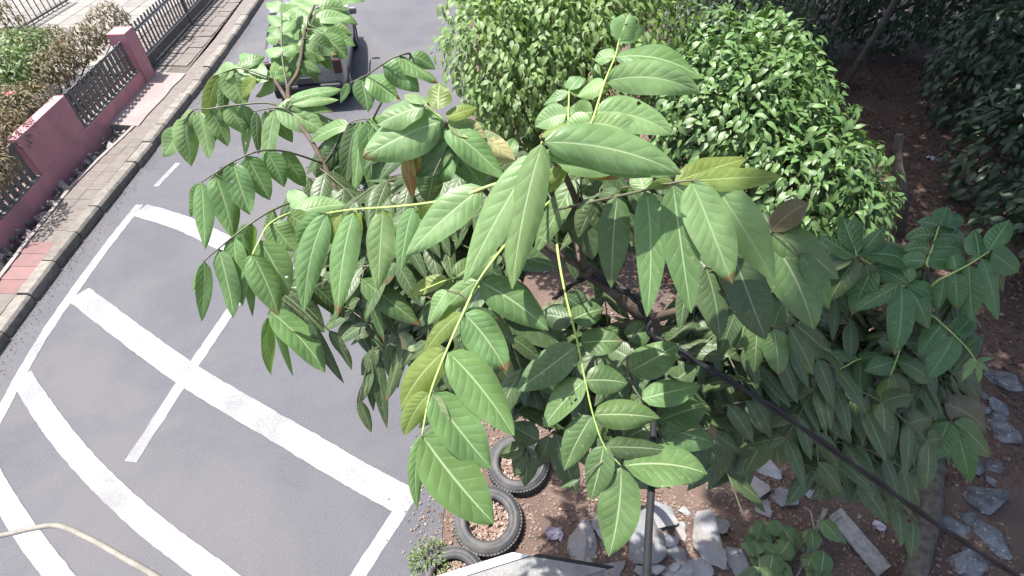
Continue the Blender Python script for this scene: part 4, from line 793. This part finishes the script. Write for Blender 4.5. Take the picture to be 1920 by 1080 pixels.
# frond: (tree, stalk material, [(x,y,depth)...], [(base x,y, tip x,y, width px, material, extra depth factor, side bend)...])
FR = [
# A  row hanging left of the centre
(1,'g',[(1008,330,.95),(930,345,.94),(860,370,.95),(800,381,.96),(735,388,.98),(660,393,1.0),(613,400,1.02)],
 [(613,402,572,576,52,'m',.25,.06),(663,399,634,584,52,'m',.25,.03),(718,394,709,536,50,'b',.3),(775,387,752,504,42,'m',.3),
  (716,393,730,442,30,'y',.9),(662,395,672,462,30,'y',.9),(789,382,803,414,32,'y',.8),(640,396,600,470,34,'y',.8),(610,400,560,470,40,'m',.5),
  (905,350,768,474,66,'b',.15),(868,366,850,430,44,'o',.8),(840,374,812,412,34,'m',.8),(610,400,640,470,34,'o',.9)]),
# C  three big leaves at the apex
(1,'g',[(1008,330,.95),(1012,300,.88),(1016,266,.84)],
 [(1006,288,877,518,70,'b',.20,.0),(1017,268,963,529,70,'b',.22,.05),(1020,266,1266,324,84,'b',.12,-.06),(1022,270,1112,238,40,'m',.5),(1014,285,1240,330,60,'m',.3)]),
(1,'g',[(1030,290,.98),(1050,310,1.0),(1075,318,1.02)],[(1045,305,1180,312,50,'b',.3),(1075,318,1160,332,40,'x',.5),(1050,312,1014,352,22,'y',.5),(1060,316,1030,360,20,'y',.5)]),
# D  frond going up on the right of the apex
(1,'g',[(1060,330,1.05),(1095,258,1.03),(1112,222,1.05),(1134,153,1.09),(1153,107,1.13),(1160,78,1.15)],
 [(1117,210,1254,251,66,'b',.15,-.06),(1135,153,1306,175,60,'b',.15,-.08),(1154,107,1310,146,60,'m',.15,-.08),(1160,77,1178,28,50,'m',.35),(1163,80,1206,52,30,'m',.5),
  (1112,210,1072,218,46,'b',.5),(1133,153,1086,180,44,'b',.5),(1152,107,1117,112,34,'m',.6),(1108,228,1060,254,46,'b',.5),(1110,230,1200,262,56,'b',.3)]),
# E
(1,'g',[(1060,330,1.05),(1065,240,1.09),(1067,170,1.14)],
 [(1063,214,1006,236,44,'b',.4),(1068,214,1096,196,44,'b',.7),(1067,170,1088,144,34,'m',.6),(1066,172,1022,196,20,'m',.4),(1064,235,1016,256,30,'y',.5),(1068,236,1084,262,26,'y',.6),(1068,172,1103,170,24,'b',.5)]),
# F  upper centre
(1,'g',[(850,262,1.04),(833,228,1.0),(815,212,.99),(797,197,.98)],
 [(828,227,687,294,86,'b',.12,.03),(796,199,712,232,60,'b',.3),(821,206,824,157,48,'y',.2),(836,220,892,203,30,'y',.5),(834,238,942,332,56,'m',.25),
  (847,268,775,329,58,'b',.3),(868,254,962,299,44,'w',.3,-.12),(764,286,774,368,30,'x',.6),(848,296,812,344,52,'m',.5),(800,195,760,178,30,'b',.6),(838,232,910,258,44,'w',.5),
  (850,250,938,270,50,'b',.5),(780,286,768,330,30,'x',.6),(812,330,800,380,46,'o',.8),(846,262,772,346,60,'b',.4),(850,280,905,352,54,'m',.5),(842,250,905,236,40,'b',.5),(838,240,790,300,52,'m',.6),(848,270,880,340,46,'o',.7),(836,236,760,270,50,'m',.6),(855,275,960,300,50,'w',.35)]),
(1,'g',[(900,345,1.15),(930,320,1.1),(948,300,1.08)],[(945,303,905,300,38,'w',.6),(932,320,890,355,40,'m',.6),(925,325,955,350,36,'o',.8),(948,300,965,262,30,'m',.6)]),
# G  row on the road background
(1,'b',[(700,222,1.68),(722,180,1.55),(752,138,1.45),(770,103,1.36),(746,105,1.33),(717,121,1.35),(687,141,1.38),(655,156,1.40)],
 [(676,144,689,204,40,'m',.4),(688,142,745,184,50,'m',.3),(718,122,780,168,46,'m',.3),(746,105,815,150,36,'m',.3),(655,157,640,190,14,'m',.7),(770,104,812,128,28,'m',.5)]),
# H
(1,'b',[(515,150,1.9),(490,140,1.88),(447,128,1.88),(410,140,1.9)],
 [(430,134,456,195,50,'b',.4),(513,150,428,128,44,'b',.2),(480,146,453,186,22,'y',.6),(410,140,386,226,26,'y',.5),(418,140,417,218,20,'o',.5),(447,124,492,108,24,'m',.4),(440,126,402,150,34,'b',.5),(500,146,455,106,30,'m',.5),(512,150,536,112,26,'b',.6),(515,150,482,178,26,'b',.5),(515,150,545,138,22,'m',.6),(408,140,398,190,20,'m',.7)]),
# I  far left
(1,'b',[(558,228,1.82),(513,195,1.8),(443,197,1.78),(393,204,1.78),(360,208,1.79),(336,248,1.82)],
 [(350,220,358,304,40,'b',.4),(340,240,309,289,36,'b',.3),(372,209,391,289,36,'b',.4),(394,206,424,268,36,'b',.4),(430,199,457,248,38,'b',.5),(455,198,470,240,26,'m',.7),(365,209,338,262,30,'b',.6),(410,204,402,262,26,'m',.6)]),
# J
(1,'b',[(558,228,1.82),(540,208,1.8),(516,202,1.79),(480,208,1.8),(465,212,1.82)],
 [(516,202,600,243,54,'b',.3),(516,204,497,330,30,'b',.3),(527,194,615,208,24,'b',.4),(540,190,634,170,26,'m',.4),(468,212,460,285,20,'b',.5),(480,210,485,282,18,'o',.5),(497,208,510,270,18,'o',.5),(505,206,545,262,30,'m',.6),(548,196,628,188,22,'b',.4),(555,210,640,235,28,'m',.6)]),
(1,'b',[(607,307,1.78),(620,290,1.76),(655,232,1.72),(700,222,1.68)],
 [(668,230,650,340,34,'d',.3),(676,228,665,352,34,'m',.3),(688,225,697,350,38,'m',.35),(660,233,607,300,34,'o',.5),(650,240,632,330,26,'m',.6),(640,255,580,320,30,'d',.7),(700,224,716,345,34,'m',.4),(700,222,735,300,38,'m',.6),(690,224,760,262,40,'b',.5),(672,228,700,300,36,'m',.6),(655,234,590,262,32,'m',.5),(630,275,600,345,30,'d',.6),(640,255,690,330,36,'d',.7)]),
# K  top
(1,'b',[(560,130,1.9),(566,90,1.95),(572,54,2.0),(590,20,2.1),(620,0,2.15)],
 [(574,52,603,116,36,'b',.4),(572,55,527,79,34,'b',.3),(572,70,564,134,18,'b',.4),(600,46,656,63,30,'b',.4),(590,38,652,34,28,'b',.4),(620,6,536,14,22,'b',.3),(632,8,680,2,12,'m',.4),(606,66,648,106,40,'m',.4),(575,52,545,30,24,'b',.5),(585,30,630,28,26,'b',.6),(575,60,612,88,30,'m',.7),(596,14,648,18,28,'b',.4),(600,8,560,2,24,'b',.5),(570,80,530,104,30,'b',.5),(570,76,618,128,34,'m',.6),(580,46,540,52,28,'b',.5),(606,60,660,84,30,'m',.5),(585,42,622,66,30,'b',.7),(568,96,590,150,30,'m',.5),(566,100,540,140,26,'b',.6),(600,20,664,44,28,'m',.5),(566,92,520,118,28,'b',.5),(568,86,606,110,30,'b',.5),(572,54,506,58,30,'b',.4),(574,48,520,36,30,'b',.4),(580,36,530,20,28,'m',.4),(590,22,550,4,26,'b',.4),(600,12,636,2,24,'m',.4),(592,26,640,50,30,'b',.5),(585,60,640,72,30,'m',.5),(578,74,626,100,32,'b',.5),(562,110,524,146,28,'m',.5),(560,118,600,136,26,'b',.6),(565,96,556,150,24,'m',.5),(572,66,590,112,30,'b',.6),(566,92,536,128,28,'m',.5),(600,30,650,58,30,'b',.5),(598,40,634,86,32,'m',.5),(574,60,546,96,28,'b',.5)]),
(1,'b',[(540,172,1.86),(529,105,1.9),(528,40,1.95),(527,0,2.0)],[(528,50,505,30,20,'m',.6),(528,60,552,40,22,'m',.6),(529,100,500,96,24,'b',.5),(529,104,556,90,24,'b',.5),(528,70,500,72,26,'b',.5),(528,20,500,8,24,'m',.5),(528,30,556,14,26,'b',.5),(529,98,512,128,22,'m',.5)]),
# L
(1,'b',[(607,307,1.78),(540,285,1.65),(487,283,1.58),(437,303,1.55),(403,325,1.54),(378,341,1.54)],
 [(378,342,383,457,36,'m',.3,-.05),(403,326,435,437,46,'m',.3,-.05),(437,304,466,394,46,'m',.35),(463,292,502,368,46,'m',.4),(500,284,530,345,40,'m',.5),(378,342,360,400,24,'m',.6),(425,310,412,380,22,'d',.8),(530,284,570,345,38,'m',.6)]),
# M
(1,'b',[(643,377,1.75),(560,378,1.6),(513,393,1.52),(473,417,1.48),(438,443,1.46),(410,466,1.45),(382,490,1.45)],
 [(383,490,379,592,26,'m',.3,-.06),(410,467,436,584,42,'m',.3,-.05),(438,444,453,562,40,'m',.3),(471,418,458,500,34,'m',.5),(456,440,472,579,24,'m',.5),(513,394,500,440,26,'o',.8),(384,492,362,540,18,'m',.6)]),
# N
(1,'g',[(643,377,1.75),(560,395,1.5),(508,418,1.36),(487,450,1.32),(473,478,1.30)],
 [(474,478,518,582,52,'m',.3,-.05),(487,451,535,545,58,'m',.35,-.05),(509,418,548,466,50,'b',.4),(540,402,590,440,44,'b',.5),(474,480,455,520,20,'m',.7),(560,396,640,384,44,'b',.4),(575,392,545,360,34,'m',.6)]),
# O
(1,'b',[(700,420,1.75),(600,480,1.6),(545,530,1.52),(510,570,1.48),(502,590,1.47)],
 [(505,583,601,688,54,'m',.2,-.08),(502,596,508,694,26,'m',.4),(527,548,600,616,54,'d',.4),(512,575,546,694,16,'m',.6),(580,600,639,708,20,'d',.5),(617,620,656,686,22,'d',.5),(545,540,560,600,40,'d',.8),(570,520,640,590,44,'d',.7)]),
# P  darker ones beneath the row
(1,'b',[(780,450,1.7),(720,480,1.5),(690,500,1.42),(673,520,1.38)],
 [(677,522,778,602,46,'o',.4),(672,494,652,570,18,'m',.5),(675,522,716,632,20,'m',.6),(717,488,785,528,42,'o',.5),(700,500,640,560,40,'d',.8),(735,470,705,540,40,'d',.9),(690,505,740,620,40,'d',.9)]),
(1,'b',[(860,540,1.55),(790,630,1.5),(740,640,1.55),(697,655,1.6)],
 [(705,655,724,790,26,'d',.4),(697,655,700,760,24,'d',.4),(700,700,672,755,22,'d',.5),(673,752,694,806,18,'d',.4),(775,632,756,652,40,'w',.3),(760,640,728,742,28,'d',.4),(730,645,745,720,30,'d',.6),(712,655,680,700,28,'d',.6)]),
# Q  long bright frond towards the viewer
(1,'g',[(1040,370,1.2),(990,415,1.06),(940,468,.97),(897,528,.94),(868,588,.92),(837,658,.90),(807,737,.88),(791,818,.87)],
 [(899,528,1022,615,70,'m',.2,-.05),(895,527,822,600,40,'b',.4,.1),(870,588,946,692,72,'m',.2,-.05),(866,587,792,676,36,'y',.5,.1),(838,545,806,605,40,'b',.4),
  (840,660,957,809,84,'m',.12,-.05),(835,658,754,764,62,'y',.4,.08),(810,738,916,872,80,'m',.2),(812,740,842,835,34,'w',.2),(805,737,760,812,44,'y',.4,.08),
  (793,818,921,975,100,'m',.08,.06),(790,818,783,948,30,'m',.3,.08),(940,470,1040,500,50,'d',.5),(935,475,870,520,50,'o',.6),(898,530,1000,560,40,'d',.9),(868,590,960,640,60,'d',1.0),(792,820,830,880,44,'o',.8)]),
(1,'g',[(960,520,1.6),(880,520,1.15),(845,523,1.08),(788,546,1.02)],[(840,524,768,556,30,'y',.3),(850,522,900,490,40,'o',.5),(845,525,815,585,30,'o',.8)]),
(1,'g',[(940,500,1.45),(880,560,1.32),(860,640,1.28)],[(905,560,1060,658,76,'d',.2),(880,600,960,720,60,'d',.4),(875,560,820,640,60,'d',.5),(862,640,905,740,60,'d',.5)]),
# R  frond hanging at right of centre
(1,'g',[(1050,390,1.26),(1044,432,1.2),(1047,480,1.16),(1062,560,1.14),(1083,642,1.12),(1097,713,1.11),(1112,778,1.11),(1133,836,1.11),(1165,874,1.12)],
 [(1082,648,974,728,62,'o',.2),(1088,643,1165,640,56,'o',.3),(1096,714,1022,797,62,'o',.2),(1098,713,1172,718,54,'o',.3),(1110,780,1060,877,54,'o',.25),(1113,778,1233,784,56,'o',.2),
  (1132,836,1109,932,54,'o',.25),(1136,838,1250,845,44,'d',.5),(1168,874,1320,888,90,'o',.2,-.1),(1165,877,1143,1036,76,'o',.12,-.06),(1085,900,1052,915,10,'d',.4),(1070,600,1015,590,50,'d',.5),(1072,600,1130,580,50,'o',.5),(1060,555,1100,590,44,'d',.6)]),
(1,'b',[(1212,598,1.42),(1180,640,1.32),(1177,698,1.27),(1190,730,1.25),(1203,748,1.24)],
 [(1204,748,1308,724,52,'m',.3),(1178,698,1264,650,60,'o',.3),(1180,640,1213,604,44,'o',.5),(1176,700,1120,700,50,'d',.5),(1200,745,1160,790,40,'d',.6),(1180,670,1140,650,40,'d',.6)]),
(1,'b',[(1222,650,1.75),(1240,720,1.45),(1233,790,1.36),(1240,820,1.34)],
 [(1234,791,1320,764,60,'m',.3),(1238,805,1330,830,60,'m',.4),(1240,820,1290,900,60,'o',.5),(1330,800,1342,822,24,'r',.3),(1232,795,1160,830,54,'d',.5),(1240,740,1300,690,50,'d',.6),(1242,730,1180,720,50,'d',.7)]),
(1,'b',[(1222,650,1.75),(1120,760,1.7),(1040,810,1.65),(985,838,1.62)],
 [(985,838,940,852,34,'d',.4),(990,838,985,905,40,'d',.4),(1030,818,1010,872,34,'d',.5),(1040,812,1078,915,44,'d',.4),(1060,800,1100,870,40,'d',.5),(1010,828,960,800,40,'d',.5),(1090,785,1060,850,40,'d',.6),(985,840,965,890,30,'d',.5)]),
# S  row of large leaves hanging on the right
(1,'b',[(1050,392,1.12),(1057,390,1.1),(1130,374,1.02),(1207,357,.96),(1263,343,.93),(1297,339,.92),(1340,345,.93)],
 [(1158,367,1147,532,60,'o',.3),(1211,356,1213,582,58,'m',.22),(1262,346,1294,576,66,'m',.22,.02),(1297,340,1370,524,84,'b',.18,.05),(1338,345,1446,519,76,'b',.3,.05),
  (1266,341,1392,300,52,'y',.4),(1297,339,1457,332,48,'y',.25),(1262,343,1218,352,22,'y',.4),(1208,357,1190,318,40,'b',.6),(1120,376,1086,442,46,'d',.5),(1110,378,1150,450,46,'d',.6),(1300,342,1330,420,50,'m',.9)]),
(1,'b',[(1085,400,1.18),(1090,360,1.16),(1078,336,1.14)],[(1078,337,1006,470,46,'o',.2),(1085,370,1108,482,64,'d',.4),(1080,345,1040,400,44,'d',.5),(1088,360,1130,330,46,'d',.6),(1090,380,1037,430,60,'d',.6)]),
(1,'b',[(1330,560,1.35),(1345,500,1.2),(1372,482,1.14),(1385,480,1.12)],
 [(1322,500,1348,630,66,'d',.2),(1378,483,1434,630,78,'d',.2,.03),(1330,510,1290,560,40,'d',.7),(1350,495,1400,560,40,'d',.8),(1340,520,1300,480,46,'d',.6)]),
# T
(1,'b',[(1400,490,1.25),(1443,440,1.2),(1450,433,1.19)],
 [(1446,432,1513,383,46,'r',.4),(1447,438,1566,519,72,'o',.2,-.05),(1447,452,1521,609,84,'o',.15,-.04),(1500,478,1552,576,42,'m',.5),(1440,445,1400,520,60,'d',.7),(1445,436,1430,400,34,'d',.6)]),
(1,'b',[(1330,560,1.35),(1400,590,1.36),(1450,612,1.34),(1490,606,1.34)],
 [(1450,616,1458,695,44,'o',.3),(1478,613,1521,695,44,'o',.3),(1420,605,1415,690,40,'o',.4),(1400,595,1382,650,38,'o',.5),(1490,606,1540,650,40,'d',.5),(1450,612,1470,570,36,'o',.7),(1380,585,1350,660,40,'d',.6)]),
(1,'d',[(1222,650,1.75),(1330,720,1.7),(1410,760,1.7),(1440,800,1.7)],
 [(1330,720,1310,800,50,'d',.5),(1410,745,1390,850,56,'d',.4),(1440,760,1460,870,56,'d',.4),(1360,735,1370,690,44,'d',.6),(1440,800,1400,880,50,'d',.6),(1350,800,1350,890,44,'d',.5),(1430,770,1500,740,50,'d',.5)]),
# right tree
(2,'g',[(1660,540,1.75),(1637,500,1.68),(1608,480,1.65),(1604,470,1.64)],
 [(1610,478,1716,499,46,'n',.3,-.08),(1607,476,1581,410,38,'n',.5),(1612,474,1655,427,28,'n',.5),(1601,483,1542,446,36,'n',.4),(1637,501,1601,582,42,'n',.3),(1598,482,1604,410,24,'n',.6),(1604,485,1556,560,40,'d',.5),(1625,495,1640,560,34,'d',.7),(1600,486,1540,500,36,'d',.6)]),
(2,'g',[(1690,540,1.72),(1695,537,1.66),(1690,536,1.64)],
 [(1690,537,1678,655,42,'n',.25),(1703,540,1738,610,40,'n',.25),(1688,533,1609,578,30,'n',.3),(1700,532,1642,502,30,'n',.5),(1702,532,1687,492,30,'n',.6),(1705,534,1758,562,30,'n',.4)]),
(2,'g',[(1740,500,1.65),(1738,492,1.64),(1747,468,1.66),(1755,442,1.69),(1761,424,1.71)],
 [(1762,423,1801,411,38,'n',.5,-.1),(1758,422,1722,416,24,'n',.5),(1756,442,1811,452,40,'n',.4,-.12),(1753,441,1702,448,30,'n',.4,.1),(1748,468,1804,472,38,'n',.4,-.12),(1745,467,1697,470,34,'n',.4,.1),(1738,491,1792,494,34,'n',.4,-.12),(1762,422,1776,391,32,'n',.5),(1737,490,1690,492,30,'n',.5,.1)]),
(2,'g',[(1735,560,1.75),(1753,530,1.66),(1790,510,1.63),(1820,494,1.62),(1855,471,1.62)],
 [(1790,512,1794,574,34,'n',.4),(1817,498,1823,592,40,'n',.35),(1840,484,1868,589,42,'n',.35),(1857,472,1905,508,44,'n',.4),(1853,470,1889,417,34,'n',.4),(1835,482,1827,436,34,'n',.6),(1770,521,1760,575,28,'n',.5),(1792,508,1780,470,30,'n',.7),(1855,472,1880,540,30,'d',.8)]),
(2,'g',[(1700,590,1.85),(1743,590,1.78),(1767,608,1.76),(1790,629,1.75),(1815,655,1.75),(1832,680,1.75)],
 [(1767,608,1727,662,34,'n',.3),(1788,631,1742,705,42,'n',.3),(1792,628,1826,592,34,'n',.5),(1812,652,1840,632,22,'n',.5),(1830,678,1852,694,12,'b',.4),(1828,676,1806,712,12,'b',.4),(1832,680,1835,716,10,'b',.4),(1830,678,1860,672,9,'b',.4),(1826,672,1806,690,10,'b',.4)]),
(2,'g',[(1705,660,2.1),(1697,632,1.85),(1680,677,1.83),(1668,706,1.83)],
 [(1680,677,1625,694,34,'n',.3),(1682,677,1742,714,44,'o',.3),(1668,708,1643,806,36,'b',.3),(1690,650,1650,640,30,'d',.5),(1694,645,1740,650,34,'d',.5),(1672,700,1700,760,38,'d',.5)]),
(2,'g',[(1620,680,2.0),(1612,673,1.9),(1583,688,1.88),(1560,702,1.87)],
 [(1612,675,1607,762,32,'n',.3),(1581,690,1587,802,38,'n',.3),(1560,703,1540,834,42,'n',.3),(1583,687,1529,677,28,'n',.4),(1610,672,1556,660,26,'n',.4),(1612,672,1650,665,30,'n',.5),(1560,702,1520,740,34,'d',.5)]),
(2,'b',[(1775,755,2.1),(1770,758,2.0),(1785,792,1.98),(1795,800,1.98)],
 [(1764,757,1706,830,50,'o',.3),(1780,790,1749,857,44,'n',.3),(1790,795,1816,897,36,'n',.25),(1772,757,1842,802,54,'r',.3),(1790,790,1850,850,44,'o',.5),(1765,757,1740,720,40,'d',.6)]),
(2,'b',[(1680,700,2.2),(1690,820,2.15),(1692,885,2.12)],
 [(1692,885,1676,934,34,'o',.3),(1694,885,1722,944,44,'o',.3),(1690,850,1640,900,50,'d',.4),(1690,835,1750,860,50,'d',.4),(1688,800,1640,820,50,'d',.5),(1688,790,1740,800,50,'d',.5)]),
]
rr = random.Random(77)
leafn = 0
BASES = {1: (tree1, T1_BASE), 2: (tree2, T2_BASE)}
for (tr, sm_, rp, lv) in FR:
    tree, base = BASES[tr]
    pts = spline([P(*q) for q in rp], 5); n = len(pts); o0 = pts[0]
    mb = MB(); dd = rp[-1][2]; r0 = .0034 if dd < 1.3 else .0038
    mb.tube([p - o0 for p in pts], [r0 * (1 - .55 * i / max(1, n - 1)) for i in range(n)], 6)
    fr = mb.obj('compound_leaf', M['rachis'] if sm_ == 'g' else M['rachis_dark'], tree, loc=o0 - base, smooth=True)
    pix = [proj(p) for p in pts]
    for q in lv:
        bx, by, tx, ty, wd, mt = q[:6]; kk = q[6] if len(q) > 6 else .3; sb = q[7] if len(q) > 7 else rr.uniform(-.05, .05)
        # base on the stalk itself
        j = min(range(n), key=lambda i: (pix[i][0] - bx) ** 2 + (pix[i][1] - by) ** 2)
        far_ = math.hypot(pix[j][0] - bx, pix[j][1] - by); db = pix[j][2]
        B = P(bx, by, db + .002)
        if far_ > 9:                                  # a little stalk of its own
            m2 = MB(); a = pts[j] - B; m2.tube(spline([a, a * .5 + Vector((0, 0, .006)), Vector((0, 0, 0))], 3), .0016, 5); m2.obj('leaf_stem', M['rachis_dark'], fr, loc=B - o0)
        ex = 1.05 if db < 1.25 else 1.10; tx = bx + (tx - bx) * ex; ty = by + (ty - by) * ex; lp = math.hypot(tx - bx, ty - by); T = P(tx, ty, db + kk * lp / FPX * db)
        wid = wd / FPX * db * (1.02 if db < 1.25 else 1.08)
        nrm = ((CP - (B + T) / 2).normalized() * .8 + Vector((0, 0, .45)) + sdir * .15).normalized()
        roll = rr.gauss(0, .24)
        near = db < 1.25
        v, f, uv = leaf_geo(B, T, wid * rr.uniform(1.0, 1.08), nrm, arch=rr.uniform(.03, .14), roll=roll, nv=14 if near else 9, nu=6 if near else 4, side_bend=sb, wav=rr.uniform(.02, .09), seed=leafn, cup=rr.uniform(.06, .36))
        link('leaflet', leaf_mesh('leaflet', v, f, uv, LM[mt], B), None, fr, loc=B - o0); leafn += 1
print('leaflets', leafn)

# inner foliage: whole compound leaves deeper in the crowns, too crowded to pick apart
def filler(tree, base, zones, name, seed, reject):
    rr = random.Random(seed); VV = []; FF = []; UU = []; rb = MB(); nb = 0
    for (x0, x1, y0, y1, d0, d1, cnt, L) in zones:
        k = 0; tries = 0
        while k < cnt and tries < cnt * 30:
            tries += 1
            x, y, d = rr.uniform(x0, x1), rr.uniform(y0, y1), rr.uniform(d0, d1); c = P(x, y, d)
            a = rr.random() * 6.283; dr = Vector((math.cos(a), math.sin(a), rr.uniform(-.5, .1))).normalized(); ln = L * rr.uniform(1.6, 2.4)
            e = c + dr * ln; e.z -= ln * .25; q = [proj(c), proj((c + e) / 2), proj(e)]
            if any(reject(t[0], t[1], 45) for t in q): continue
            k += 1; pts = spline([c, (c + e) / 2 + Vector((0, 0, ln * .12)), e], 4); rb.tube([p - base for p in pts], .0022, 5)
            sd = dr.cross(Vector((0, 0, 1))).normalized()
            npair = 5
            for i in range(npair):
                b = pts[int((i + 1) / npair * (len(pts) - 1))]
                for s in (-1, 1):
                    l = L * rr.uniform(.75, 1.1); t = b + (sd * s * .75 + dr * .45 + Vector((0, 0, -rr.uniform(.35, 1.0)))).normalized() * l
                    tp = proj(t)
                    if reject(tp[0], tp[1], 8): continue
                    v, f, uv = leaf_geo(b - base, t - base, l * rr.uniform(.30, .38), Vector((rr.gauss(0, .2), -.3 + rr.gauss(0, .2), 1)), arch=.12, nv=6, nu=4, seed=i + s, roll=rr.uniform(-.3, .3))
                    FF += [tuple(w_ + nb for w_ in g_) for g_ in f]; VV += v; UU += uv; nb += len(v)
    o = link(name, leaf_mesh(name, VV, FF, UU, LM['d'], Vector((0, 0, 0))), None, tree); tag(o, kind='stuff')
    tag(rb.obj('inner_twigs', M['rachis_dark'], tree), kind='stuff')
def inr(x, y, r, p): return r[0] - p < x < r[1] + p and r[2] - p < y < r[3] + p
HOLES = [(890, 1050, 815, 1080), (960, 1140, 890, 1080), (1070, 1370, 925, 1080), (1180, 1255, 480, 590), (990, 1075, 480, 600), (1405, 1480, 850, 930), (0, 520, 0, 1080), (520, 600, 600, 1080), (600, 640, 660, 1080), (640, 740, 680, 1080), (740, 890, 840, 1080), (650, 830, 0, 250), (500, 640, 120, 250), (1480, 1660, 950, 1080), (830, 1700, 0, 260), (1490, 1640, 250, 400)]
def rej1(x, y, p): return any(inr(x, y, r, p * .5) for r in HOLES)
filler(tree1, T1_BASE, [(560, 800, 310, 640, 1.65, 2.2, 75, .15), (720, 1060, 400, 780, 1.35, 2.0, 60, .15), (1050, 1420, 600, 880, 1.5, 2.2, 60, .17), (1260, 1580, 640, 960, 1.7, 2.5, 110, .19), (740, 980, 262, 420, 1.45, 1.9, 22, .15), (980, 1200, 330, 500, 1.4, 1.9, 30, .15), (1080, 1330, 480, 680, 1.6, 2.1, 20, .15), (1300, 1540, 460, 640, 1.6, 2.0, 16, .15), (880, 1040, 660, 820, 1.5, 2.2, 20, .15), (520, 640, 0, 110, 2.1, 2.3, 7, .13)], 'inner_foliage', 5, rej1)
HOLES2 = HOLES + [(1590, 1660, 960, 1080), (1700, 1790, 880, 1080), (1800, 1900, 840, 1080)]
def rej2(x, y, p): return any(inr(x, y, r, p * .5) for r in HOLES2) or x > 1850
filler(tree2, T2_BASE, [(1540, 1820, 560, 720, 2.0, 2.5, 44, .16), (1480, 1800, 700, 940, 2.2, 2.8, 90, .19), (1600, 1780, 470, 560, 1.9, 2.2, 12, .14)], 'inner_foliage', 6, rej2)

# small plants
shrub('low_plant', G(805, 1050), [(tuple(G(805, 1048, .08)), (.17, .14, .12))], 420, .045, M['garden'], 'small fine leaved green plant at the road edge next to the cabinet', 'plant', seed=71, n_ind=0, stems=6, trunk_r=.006, minz=0.0, droop=-.3, wid=.25)
shrub('low_plant', G(1045, 600), [(tuple(G(1045, 597, .2)), (.22, .2, .22))], 500, .05, M['garden'], 'small pale green plant glimpsed through the leaves near the branch', 'plant', seed=72, n_ind=0, stems=6, trunk_r=.008, minz=0.0, droop=-.2)

def broad_plant(base, spots, label, seed):
    rr = random.Random(seed); root = empty('broad_leaf_plant', base); tag(root, label, 'plant')
    for (x, y, w_, h) in spots:
        c = G(x, y, h); e = c + Vector((rr.uniform(-.06, .06), -.16, -.03)); st = MB()
        st.tube(spline([Vector((0, 0, 0)), (c - base) * .55 + Vector((0, 0, .08)), c - base], 5), .005, 6); st.obj('stem', M['rachis_dark'], root)
        v, f, uv = leaf_geo(c, c + Vector((rr.uniform(-.16, .16), rr.uniform(-.22, -.08), -.04)), w_, Vector((rr.gauss(0, .2), rr.gauss(0, .2), 1)), nv=9, nu=4, arch=.12, seed=x)
        link('leaf', leaf_mesh('leaf', v, f, uv, LM['o'], c), None, root, loc=c - base)
rp = random.Random(4)
broad_plant(G(1470, 1060), [(int(rp.uniform(1400, 1560)), int(rp.uniform(965, 1085)), rp.uniform(.12, .19), rp.uniform(.15, .42)) for _ in range(26)], 'low plant with broad olive leaves at the bottom edge right of the stones', 81)
